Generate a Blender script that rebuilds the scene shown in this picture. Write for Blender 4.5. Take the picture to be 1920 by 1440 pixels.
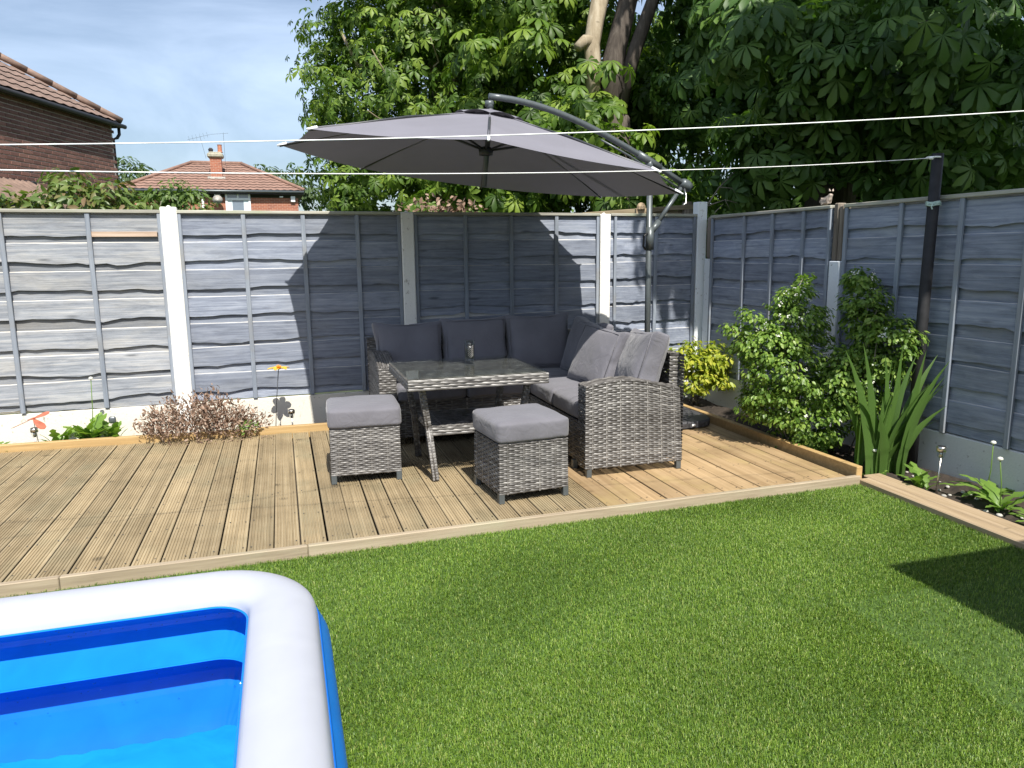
import bpy, math, random
import numpy as np
from mathutils import Vector, Matrix
for o in list(bpy.data.objects): bpy.data.objects.remove(o)
R = math.radians
rng = np.random.default_rng(7); random.seed(7)
scn = bpy.context.scene
COL = scn.collection

# ------------------------------------------------------------------ camera
cd = bpy.data.cameras.new('camera'); cam = bpy.data.objects.new('camera', cd); COL.objects.link(cam)
cd.sensor_width = 36; cd.lens = 1402.47/1920*36; cd.clip_start = .05; cd.clip_end = 600
yaw, pit, rol = R(-16.932), R(-9.929), R(-.603)
fw = Vector((-math.sin(yaw)*math.cos(pit), math.cos(yaw)*math.cos(pit), math.sin(pit)))
rt = Vector((math.cos(yaw), math.sin(yaw), 0)); up = rt.cross(fw)
r2 = rt*math.cos(rol)+up*math.sin(rol); u2 = up*math.cos(rol)-rt*math.sin(rol)
cam.matrix_world = Matrix(((r2.x,u2.x,-fw.x,1.2533),(r2.y,u2.y,-fw.y,-3.5917),(r2.z,u2.z,-fw.z,1.400),(0,0,0,1)))
scn.camera = cam
# ------------------------------------------------------------------ sky, sun, exposure
SUN_EL = R(52)
wd = bpy.data.worlds.new('World'); scn.world = wd; wd.use_nodes = True
nt = wd.node_tree; nt.nodes.clear()
wo = nt.nodes.new('ShaderNodeOutputWorld'); bg = nt.nodes.new('ShaderNodeBackground'); bg.inputs[1].default_value = .084
sky = nt.nodes.new('ShaderNodeTexSky'); sky.sky_type = 'NISHITA'; sky.sun_disc = False
sky.sun_elevation = SUN_EL; sky.sun_rotation = R(180); sky.air_density = 1.0; sky.dust_density = 1.6; sky.ozone_density = 2.0
tc = nt.nodes.new('ShaderNodeTexCoord'); mp = nt.nodes.new('ShaderNodeMapping'); mp.inputs['Scale'].default_value = (1.6,1.6,4.2); mp.inputs['Rotation'].default_value = (0,R(24),R(15))
n1 = nt.nodes.new('ShaderNodeTexNoise'); n1.inputs['Scale'].default_value = 1.9; n1.inputs['Detail'].default_value = 8; n1.inputs['Roughness'].default_value = .56; n1.inputs['Distortion'].default_value = .7
rp = nt.nodes.new('ShaderNodeValToRGB'); rp.color_ramp.elements[0].position = .42; rp.color_ramp.elements[1].position = .80
rp.color_ramp.elements[0].color = (.10,.10,.10,1); rp.color_ramp.elements[1].color = (.42,.42,.42,1)
mx = nt.nodes.new('ShaderNodeMix'); mx.data_type = 'RGBA'; mx.inputs['B'].default_value = (11.5,13.4,16.5,1)
L = nt.links.new
L(tc.outputs['Generated'], mp.inputs[0]); L(mp.outputs[0], n1.inputs['Vector']); L(n1.outputs[0], rp.inputs[0])
L(rp.outputs[0], mx.inputs['Factor']); L(sky.outputs[0], mx.inputs['A']); L(mx.outputs['Result'], bg.inputs[0]); L(bg.outputs[0], wo.inputs[0])
sl = bpy.data.lights.new('sun', 'SUN'); sl.energy = 5.0; sl.angle = R(.53); sl.color = (1,.955,.88)
so = bpy.data.objects.new('sun', sl); COL.objects.link(so)
so.rotation_euler = Vector((0, math.cos(SUN_EL), -math.sin(SUN_EL))).to_track_quat('-Z','Y').to_euler(); so.location = (0,-8,12)
vs = scn.view_settings; vs.view_transform = 'Standard'; vs.look = 'None'; vs.exposure = .60; vs.gamma = 1; vs.use_curve_mapping = False
scn.render.engine = 'CYCLES'
scn.cycles.max_bounces = 6; scn.cycles.transparent_max_bounces = 12; scn.cycles.caustics_reflective = False; scn.cycles.caustics_refractive = False

# ------------------------------------------------------------------ materials
def newmat(name):
    m = bpy.data.materials.new(name); m.use_nodes = True; t = m.node_tree; b = t.nodes['Principled BSDF']; return m, t, b
def nd(t, typ, **kw):
    n = t.nodes.new(typ)
    for k, v in kw.items(): setattr(n, k, v)
    return n
def noise(t, scale, detail=4, rough=.55, vec=None, dist=0):
    n = nd(t, 'ShaderNodeTexNoise'); n.inputs['Scale'].default_value = scale; n.inputs['Detail'].default_value = detail; n.inputs['Roughness'].default_value = rough; n.inputs['Distortion'].default_value = dist
    if vec is not None: t.links.new(vec, n.inputs['Vector'])
    return n.outputs['Fac']
def coords(t, scale=(1,1,1), kind='Object', rnd=True):
    c = nd(t, 'ShaderNodeTexCoord'); v = c.outputs[kind]
    if rnd:
        oi = nd(t, 'ShaderNodeObjectInfo'); ml = nd(t, 'ShaderNodeMath', operation='MULTIPLY'); ml.inputs[1].default_value = 37.
        t.links.new(oi.outputs['Random'], ml.inputs[0]); ad = nd(t, 'ShaderNodeVectorMath', operation='ADD'); t.links.new(v, ad.inputs[0]); t.links.new(ml.outputs[0], ad.inputs[1]); v = ad.outputs[0]
    m = nd(t, 'ShaderNodeMapping'); m.inputs['Scale'].default_value = scale; t.links.new(v, m.inputs[0]); return m.outputs[0]
def ramp(t, fac, stops):
    r = nd(t, 'ShaderNodeValToRGB'); e = r.color_ramp.elements
    while len(e) < len(stops): e.new(.5)
    for i, (p, c) in enumerate(stops): e[i].position = p; e[i].color = (*c, 1) if len(c) == 3 else c
    t.links.new(fac, r.inputs[0]); return r.outputs[0]
def mixc(t, fac, a, b, mode='MIX'):
    m = nd(t, 'ShaderNodeMix', data_type='RGBA', blend_type=mode)
    for s, v in (('Factor', fac), ('A', a), ('B', b)):
        if isinstance(v, (int, float)): m.inputs[s].default_value = v
        elif isinstance(v, tuple): m.inputs[s].default_value = (*v, 1)
        else: t.links.new(v, m.inputs[s])
    return m.outputs['Result']
def bump(t, b, fac, strength=.3, dist=.01):
    n = nd(t, 'ShaderNodeBump'); n.inputs['Strength'].default_value = strength; n.inputs['Distance'].default_value = dist
    t.links.new(fac, n.inputs['Height']); t.links.new(n.outputs[0], b.inputs['Normal'])
def setc(t, b, c): t.links.new(c, b.inputs['Base Color'])
def randval(t, c, lo=.85, hi=1.15):
    oi = nd(t, 'ShaderNodeObjectInfo'); mr = nd(t, 'ShaderNodeMapRange'); mr.inputs[3].default_value = lo; mr.inputs[4].default_value = hi
    t.links.new(oi.outputs['Random'], mr.inputs[0]); return mixc(t, 1., c, mr.outputs[0], 'MULTIPLY')
def plain(name, col, rough=.5, metal=0, var=.18, scale=20, bmp=0, coat=0, spec=.5):
    m, t, b = newmat(name); v = coords(t); f = noise(t, scale, 5, .6, v)
    a = tuple(x*(1-var) for x in col); c = tuple(min(1, x*(1+var)) for x in col)
    setc(t, b, ramp(t, f, [(.3, a), (.7, c)])); b.inputs['Roughness'].default_value = rough; b.inputs['Metallic'].default_value = metal; b.inputs['Coat Weight'].default_value = coat; b.inputs['Specular IOR Level'].default_value = spec
    if bmp: bump(t, b, f, bmp, .004)
    return m
def wood(name, cols, scale=(1.2,30,30), rough=.75, lo=.8, hi=1.18, bstr=.35, patch=None, knots=True, worn=None):
    m, t, b = newmat(name); v = coords(t, scale); f = noise(t, 1.6, 7, .62, v, .4)
    c = ramp(t, f, [(.28, cols[0]), (.5, cols[1]), (.72, cols[2])])
    v2 = coords(t, (1.5,3,3)); f2 = noise(t, 1.6, 4, .6, v2)
    if patch: c = mixc(t, ramp(t, f2, [(.5,(0,0,0)),(.72,(.8,.8,.8))]), c, patch)
    if knots:
        v3 = coords(t, (3.2,9,9)); vo = nd(t, 'ShaderNodeTexVoronoi'); vo.inputs['Scale'].default_value = 1.; t.links.new(v3, vo.inputs['Vector'])
        c = mixc(t, ramp(t, vo.outputs['Distance'], [(.04,(.75,.75,.75)),(.12,(0,0,0))]), c, tuple(x*.42 for x in cols[0]))
    c = randval(t, c, lo, hi)
    if name.endswith('decking'):      # dirt and damp marks that run across planks, dust in the grooves
        ge = nd(t, 'ShaderNodeNewGeometry'); c = mixc(t, 1., c, ramp(t, noise(t, 2.6, 6, .65, ge.outputs['Position']), [(.32,(.74,.73,.70)),(.55,(1,1,1)),(.75,(1.1,1.09,1.06))]), 'MULTIPLY')
    if worn:
        c = mixc(t, 1., c, ramp(t, noise(t, 1., 7, .68, coords(t, (7,22,22)), .5), [(.28,(.66,.67,.69)),(.5,(1,1,1)),(.72,(1.28,1.26,1.22))]), 'MULTIPLY')
        c = mixc(t, ramp(t, noise(t, 1., 6, .7, coords(t, (1.6,58,58)), .3), [(.655,(0,0,0)),(.69,(.8,.8,.8))]), c, tuple(x*.32 for x in cols[0]))
    if worn:      # paint worn off the top arris of each board
        oc = nd(t, 'ShaderNodeTexCoord'); sx = nd(t, 'ShaderNodeSeparateXYZ'); t.links.new(oc.outputs['Object'], sx.inputs[0])
        g = noise(t, 1., 5, .7, coords(t, (7,40,40))); ad = nd(t, 'ShaderNodeMath', operation='MULTIPLY_ADD'); t.links.new(g, ad.inputs[0]); ad.inputs[1].default_value = .012; t.links.new(sx.outputs[2], ad.inputs[2])
        c = mixc(t, ramp(t, ad.outputs[0], [(0,(0,0,0)),(.0022,(0,0,0)),(.0035,(.85,.85,.85))]), c, worn)
    setc(t, b, c); b.inputs['Roughness'].default_value = rough; bump(t, b, f, bstr, .004); return m
M = {}
M['fence'] = wood('grey_fence_paint', [(.14,.162,.215),(.225,.255,.32),(.31,.34,.40)], (1.6,34,34), .7, .72, 1.26, .8, (.27,.29,.325), True, (.56,.54,.49))
M['fence_worn'] = wood('worn_grey_fence_paint', [(.12,.135,.155),(.215,.23,.255),(.32,.32,.315)], (1.6,34,34), .75, .68, 1.28, .9, (.27,.265,.25), True, (.60,.56,.48))
M['batten'] = wood('fence_batten_paint', [(.155,.18,.22),(.225,.255,.30),(.29,.32,.365)], (26,26,1.5), .72, .85, 1.15, .4, (.22,.22,.215), False)
M['rail'] = wood('weathered_capping', [(.20,.19,.16),(.34,.33,.28),(.45,.44,.38)], (1.5,30,30), .85, .85, 1.15, .5, (.28,.31,.20), False)
M['deck'] = wood('weathered_decking', [(.205,.157,.088),(.315,.243,.14),(.40,.32,.195)], (28,1.2,28), .7, .87, 1.11, .4, (.25,.215,.13), True)
M['deck_new'] = wood('orange_decking', [(.275,.18,.092),(.385,.265,.142),(.47,.335,.19)], (28,1.2,28), .62, .84, 1.15, .3, (.40,.30,.13))
M['fascia'] = wood('pale_fascia', [(.235,.185,.125),(.325,.262,.18),(.41,.34,.245)], (1.1,30,30), .7, .92, 1.08, .35, (.33,.30,.2))
M['kerb'] = wood('new_pine_kerb', [(.33,.21,.085),(.43,.285,.12),(.51,.355,.165)], (1.,26,26), .6, .95, 1.05, .25, None)
M['kerb_y'] = wood('new_pine_kerb_side', [(.33,.21,.085),(.43,.285,.12),(.51,.355,.165)], (26,1.,26), .6, .95, 1.05, .25, None)
M['plank'] = wood('edging_plank', [(.28,.20,.115),(.385,.285,.175),(.47,.36,.235)], (28,1.1,28), .68, .94, 1.06, .35, None)
M['oldwood'] = wood('old_brown_timber', [(.10,.08,.06),(.19,.155,.12),(.30,.26,.21)], (20,20,1.6), .85, .9, 1.1, .6, None)
M['brownfence'] = wood('brown_fence_timber', [(.11,.085,.05),(.20,.16,.10),(.28,.23,.15)], (1.5,26,26), .85, .85, 1.15, .5, None)
def whitepaint(name, base=(.86,.85,.80), under=(.42,.38,.33), amt=.64, scale=7):
    m, t, b = newmat(name); v = coords(t, (1,1,.6)); f = noise(t, scale, 8, .72, v)
    v2 = coords(t); g = noise(t, 60, 4, .6, v2)
    c = mixc(t, ramp(t, f, [(amt,(0,0,0)),(amt+.05,(1,1,1))]), mixc(t, ramp(t, g, [(.3,(0,0,0)),(.75,(.3,.3,.3))]), base, tuple(x*.8 for x in base)), under)
    c = mixc(t, ramp(t, noise(t, 34, 3, .5, v2), [(.66,(0,0,0)),(.72,(.6,.6,.6))]), c, under)
    setc(t, b, c); b.inputs['Roughness'].default_value = .8; bump(t, b, g, .35, .006); return m
M['white'] = whitepaint('white_masonry_paint')
M['gravel'] = whitepaint('dirty_white_gravel_board', (.70,.665,.57), (.24,.21,.17), .59, 9)
M['gravel_grey'] = whitepaint('grey_gravel_board', (.62,.63,.60), (.25,.24,.22), .64, 6)
M['peel'] = whitepaint('peeling_white_post_paint', (.80,.83,.85), (.27,.22,.19), .62, 11)
def wicker():
    m, t, b = newmat('grey_brown_wicker'); a = nd(t, 'ShaderNodeVertexColor', layer_name='tone'); v = coords(t, (18,18,60)); f = noise(t, 1, 4, .6, v)
    c = mixc(t, .55, a.outputs[0], ramp(t, f, [(.3,(.055,.05,.046)),(.5,(.12,.112,.104)),(.7,(.25,.238,.22))]))
    setc(t, b, c); b.inputs['Roughness'].default_value = .38; return m
M['wicker'] = wicker()
def fabric(name, col):
    m, t, b = newmat(name); v = coords(t); g = noise(t, 420, 2, .5, v); w = noise(t, 5, 4, .5, v)
    setc(t, b, ramp(t, w, [(.3, tuple(x*.88 for x in col)), (.7, tuple(x*1.1 for x in col))])); b.inputs['Roughness'].default_value = .82; b.inputs['Sheen Weight'].default_value = .25
    wv = noise(t, 9, 3, .55, v, 1.6); h_ = mixc(t, .06, wv, g); bump(t, b, h_, .55, .012); return m
M['fabric'] = fabric('grey_cushion_fabric', (.135,.132,.15))
def canopyfab():
    m, t, b = newmat('grey_parasol_polyester'); v = coords(t); g = noise(t, 500, 2, .5, v); w = noise(t, 3, 3, .5, v)
    setc(t, b, ramp(t, w, [(.3,(.20,.196,.226)),(.7,(.225,.22,.255))])); b.inputs['Roughness'].default_value = .75; bump(t, b, g, .15, .001)
    tr = nd(t, 'ShaderNodeBsdfTranslucent'); tr.inputs[0].default_value = (.10,.095,.11,1); ms = nd(t, 'ShaderNodeMixShader'); ms.inputs[0].default_value = .16
    t.links.new(b.outputs[0], ms.inputs[1]); t.links.new(tr.outputs[0], ms.inputs[2]); t.links.new(ms.outputs[0], t.nodes['Material Output'].inputs[0]); return m
M['canopy'] = canopyfab()
M['pole'] = plain('grey_powder_coat', (.10,.115,.12), .38, .3, .1, 30)
M['darkmetal'] = plain('dark_grey_metal', (.045,.048,.052), .42, .2, .15, 30)
M['silver'] = plain('brushed_steel', (.62,.60,.55), .3, 1, .12, 60)
M['black'] = plain('black_plastic', (.018,.018,.02), .45, 0, .3, 40)
M['base'] = plain('black_resin_base', (.05,.05,.055), .6, 0, .4, 90, .4)
M['blackpole'] = plain('black_painted_pole', (.014,.014,.016), .7, 0, .5, 12, .3)
M['rope'] = plain('white_line_plastic', (.88,.88,.85), .5, 0, .04, 60)
M['knot'] = plain('pale_green_cord', (.45,.58,.52), .7, 0, .2, 60)
M['bark'] = wood('dark_bark', [(.035,.028,.022),(.075,.06,.048),(.13,.11,.09)], (14,14,2.5), .95, .9, 1.1, 1., None, False)
M['barklight'] = wood('pale_bark', [(.20,.155,.10),(.33,.27,.185),(.45,.39,.29)], (9,9,2.2), .9, .95, 1.05, .8, (.24,.20,.13))
M['twig'] = plain('grey_twig', (.22,.19,.15), .9, 0, .3, 20)
M['soil'] = plain('dark_soil', (.035,.026,.019), .95, 0, .6, 18, 1.)
M['ground'] = plain('rough_grass_ground', (.06,.085,.03), .95, 0, .4, 6, .5)
def leafmat(name, stops, trans=.35, rough=.5, tcol=None, spec=.4):
    m, t, b = newmat(name); g = nd(t, 'ShaderNodeNewGeometry'); c = ramp(t, g.outputs['Random Per Island'], stops)
    setc(t, b, c); b.inputs['Roughness'].default_value = rough; b.inputs['Specular IOR Level'].default_value = spec
    tr = nd(t, 'ShaderNodeBsdfTranslucent'); tc_ = mixc(t, 1., c, tcol or (1.5,1.7,.7), 'MULTIPLY'); t.links.new(tc_, tr.inputs[0])
    ms = nd(t, 'ShaderNodeMixShader'); ms.inputs[0].default_value = trans
    t.links.new(b.outputs[0], ms.inputs[1]); t.links.new(tr.outputs[0], ms.inputs[2]); t.links.new(ms.outputs[0], t.nodes['Material Output'].inputs[0]); return m
M['leaf'] = leafmat('chestnut_leaf', [(0,(.04,.085,.011)),(.5,(.10,.18,.022)),(1,(.215,.30,.042))], .36, .5)
M['leaf_dark'] = leafmat('dark_chestnut_leaf', [(0,(.04,.09,.018)),(.5,(.072,.145,.028)),(1,(.12,.20,.042))], .3, .5)
M['leaf_far'] = leafmat('far_tree_leaf', [(0,(.05,.085,.03)),(1,(.10,.15,.055))], .3, .6)
M['leaf_red'] = leafmat('reddish_shrub_leaf', [(0,(.08,.13,.03)),(.65,(.15,.21,.05)),(.88,(.18,.17,.065)),(1,(.20,.13,.07))], .3, .42)
M['leaf_mid'] = leafmat('fresh_shrub_leaf', [(0,(.07,.12,.03)),(1,(.15,.22,.055))], .33, .45)
M['leaf_white'] = leafmat('flowering_shrub_leaf', [(0,(.075,.145,.022)),(.6,(.165,.27,.045)),(1,(.28,.38,.08))], .33, .42)
M['leaf_gold'] = leafmat('golden_shrub_leaf', [(0,(.13,.19,.02)),(.5,(.32,.37,.035)),(1,(.52,.50,.07))], .35, .45)
M['leaf_iris'] = leafmat('sword_leaf', [(0,(.055,.11,.03)),(1,(.11,.20,.04))], .38, .4)
M['leaf_weed'] = leafmat('dandelion_leaf', [(0,(.10,.19,.03)),(1,(.20,.32,.06))], .35, .45)
M['leaf_dead'] = leafmat('dead_heather_leaf', [(0,(.13,.075,.05)),(.5,(.27,.18,.125)),(1,(.42,.31,.24))], .15, .8, (1.1,1,.8))
M['petal'] = leafmat('white_blossom', [(0,(.72,.74,.62)),(1,(.85,.85,.78))], .25, .6, (1,1,1))
def grassmat():
    m, t, b = newmat('artificial_grass_blade'); g = nd(t, 'ShaderNodeNewGeometry')
    c = ramp(t, g.outputs['Random Per Island'], [(0,(.052,.115,.010)),(.35,(.11,.205,.018)),(.7,(.175,.285,.03)),(.9,(.25,.355,.06)),(1,(.32,.34,.11))])
    v = coords(t, (1,1,1), 'Object', False); f = noise(t, 1.6, 3, .5, v); c = mixc(t, 1., c, ramp(t, f, [(.3,(.82,.84,.8)),(.7,(1.12,1.12,1.05))]), 'MULTIPLY')
    setc(t, b, c); b.inputs['Roughness'].default_value = .45; b.inputs['Specular IOR Level'].default_value = .4
    tr = nd(t, 'ShaderNodeBsdfTranslucent'); t.links.new(c, tr.inputs[0]); ms = nd(t, 'ShaderNodeMixShader'); ms.inputs[0].default_value = .25
    t.links.new(b.outputs[0], ms.inputs[1]); t.links.new(tr.outputs[0], ms.inputs[2]); t.links.new(ms.outputs[0], t.nodes['Material Output'].inputs[0]); return m
M['grass'] = grassmat()
M['turf'] = plain('turf_backing', (.055,.105,.016), .9, 0, .4, 90, .6)
def vinyl(name, col, rough, var=.06, coat=.3, bscale=9, bstr=.1):
    m, t, b = newmat(name); v = coords(t); f = noise(t, bscale, 3, .5, v, .6)
    setc(t, b, ramp(t, f, [(.3, tuple(x*(1-var) for x in col)), (.7, tuple(min(1,x*(1+var)) for x in col))])); b.inputs['Roughness'].default_value = rough; b.inputs['Coat Weight'].default_value = coat; b.inputs['Coat Roughness'].default_value = .04; b.inputs['Specular IOR Level'].default_value = .12
    bump(t, b, f, bstr, .01)
    tr = nd(t, 'ShaderNodeBsdfTranslucent'); tr.inputs[0].default_value = (*[min(1, x*1.2+.02) for x in col], 1); ms = nd(t, 'ShaderNodeMixShader'); ms.inputs[0].default_value = .3
    t.links.new(b.outputs[0], ms.inputs[1]); t.links.new(tr.outputs[0], ms.inputs[2]); t.links.new(ms.outputs[0], t.nodes['Material Output'].inputs[0]); return m
M['pool_white'] = vinyl('white_pool_vinyl', (.56,.575,.60), .42, .03, .15)
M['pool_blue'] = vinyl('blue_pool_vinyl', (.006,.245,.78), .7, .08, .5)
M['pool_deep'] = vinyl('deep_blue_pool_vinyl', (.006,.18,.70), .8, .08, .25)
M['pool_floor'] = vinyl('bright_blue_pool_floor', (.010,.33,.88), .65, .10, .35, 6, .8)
def glassy(name, tint, refl=.9):
    m, t, b = newmat(name); tb = nd(t, 'ShaderNodeBsdfTransparent'); tb.inputs[0].default_value = (*tint, 1); gl = nd(t, 'ShaderNodeBsdfGlossy'); gl.inputs['Roughness'].default_value = .03; gl.inputs[0].default_value = (refl,refl,refl,1)
    lw = nd(t, 'ShaderNodeLayerWeight'); lw.inputs[0].default_value = .5; pw = nd(t, 'ShaderNodeMath', operation='POWER'); pw.inputs[1].default_value = 5.; t.links.new(lw.outputs['Facing'], pw.inputs[0])
    fr = nd(t, 'ShaderNodeMath', operation='MULTIPLY_ADD'); fr.inputs[1].default_value = .9; fr.inputs[2].default_value = .04; t.links.new(pw.outputs[0], fr.inputs[0]); ms = nd(t, 'ShaderNodeMixShader')
    t.links.new(fr.outputs[0], ms.inputs[0]); t.links.new(tb.outputs[0], ms.inputs[1]); t.links.new(gl.outputs[0], ms.inputs[2]); t.links.new(ms.outputs[0], t.nodes['Material Output'].inputs[0]); return m
M['glass'] = glassy('table_glass', (.93,.955,.945)); M['clear'] = glassy('tumbler_glass', (.86,.88,.88))
M['drink'] = plain('dark_drink', (.012,.010,.010), .15, 0, .2, 30)
M['window'] = plain('window_glass', (.16,.20,.25), .06, 0, .25, 1.2, 0, 0, .8)
M['upvc'] = plain('white_plastic_frame', (.80,.81,.82), .4, 0, .04, 20)
M['curtain'] = plain('pale_curtain', (.62,.70,.72), .8, 0, .12, 8)
def brickmat():
    m, t, b = newmat('red_brick'); v = coords(t); f = noise(t, 30, 5, .6, v); oi = nd(t, 'ShaderNodeObjectInfo'); g = nd(t, 'ShaderNodeNewGeometry')
    r_ = ramp(t, mixc(t, .5, oi.outputs['Random'], g.outputs['Random Per Island']), [(.2,(.135,.068,.055)),(.5,(.19,.095,.077)),(.8,(.26,.135,.105))])
    setc(t, b, mixc(t, 1., r_, ramp(t, f, [(.3,(.8,.8,.8)),(.7,(1.15,1.15,1.15))]), 'MULTIPLY')); b.inputs['Roughness'].default_value = .9; bump(t, b, f, .4, .004); return m
M['brick'] = brickmat(); M['mortar'] = plain('pale_mortar', (.62,.53,.47), .95, 0, .15, 40)
def farbrick():
    m, t, b = newmat('far_brickwork'); c = coords(t, (1,1,1), 'Object', False); sx = nd(t, 'ShaderNodeSeparateXYZ'); t.links.new(c, sx.inputs[0]); ad = nd(t, 'ShaderNodeMath', operation='ADD'); t.links.new(sx.outputs[0], ad.inputs[0]); t.links.new(sx.outputs[1], ad.inputs[1])
    cb = nd(t, 'ShaderNodeCombineXYZ'); t.links.new(ad.outputs[0], cb.inputs[0]); t.links.new(sx.outputs[2], cb.inputs[1])
    bt = nd(t, 'ShaderNodeTexBrick'); bt.inputs['Scale'].default_value = 1; bt.inputs['Brick Width'].default_value = .225; bt.inputs['Row Height'].default_value = .075; bt.inputs['Mortar Size'].default_value = .007
    bt.inputs['Color1'].default_value = (.36,.125,.07,1); bt.inputs['Color2'].default_value = (.25,.085,.055,1); bt.inputs['Mortar'].default_value = (.40,.27,.2,1)
    t.links.new(cb.outputs[0], bt.inputs['Vector']); setc(t, b, bt.outputs[0]); b.inputs['Roughness'].default_value = .9; return m
M['farbrick'] = farbrick()
M['tile'] = plain('brown_roof_tile', (.20,.135,.105), .85, 0, .3, 7, .3)
M['tile2'] = plain('red_brown_roof_tile', (.235,.14,.105), .85, 0, .25, 5, .3)
M['eave'] = plain('dark_soffit', (.03,.028,.03), .6, 0, .2, 20)
M['clay'] = plain('terracotta_pot', (.42,.17,.10), .8, 0, .2, 20)
M['cement'] = plain('mossy_cement', (.33,.31,.24), .9, 0, .35, 12, .4)
M['yellow'] = plain('yellow_enamel', (.80,.48,.03), .35, 0, .15, 20); M['orange'] = plain('orange_enamel', (.75,.24,.02), .4, 0, .15, 40)
M['rust'] = plain('faded_red_enamel', (.40,.12,.07), .5, 0, .3, 25)
M['ornament'] = plain('pale_resin_ornament', (.44,.36,.30), .7, 0, .45, 38, .3)
M['paper'] = plain('pale_label_paper', (.46,.46,.45), .7, 0, .12, 40)
M['shedfelt'] = plain('shed_roof_felt', (.06,.06,.06), .95, 0, .3, 30, .5); M['shedwood'] = wood('shed_cladding', [(.16,.10,.06),(.25,.165,.10),(.33,.23,.15)], (1.2,26,26))
M['bare'] = wood('bare_weathered_wood', [(.24,.17,.12),(.36,.265,.195),(.46,.36,.28)], (1.5,30,30))
M['pebble'] = plain('pale_pebble', (.42,.40,.36), .85, 0, .35, 15)

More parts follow.
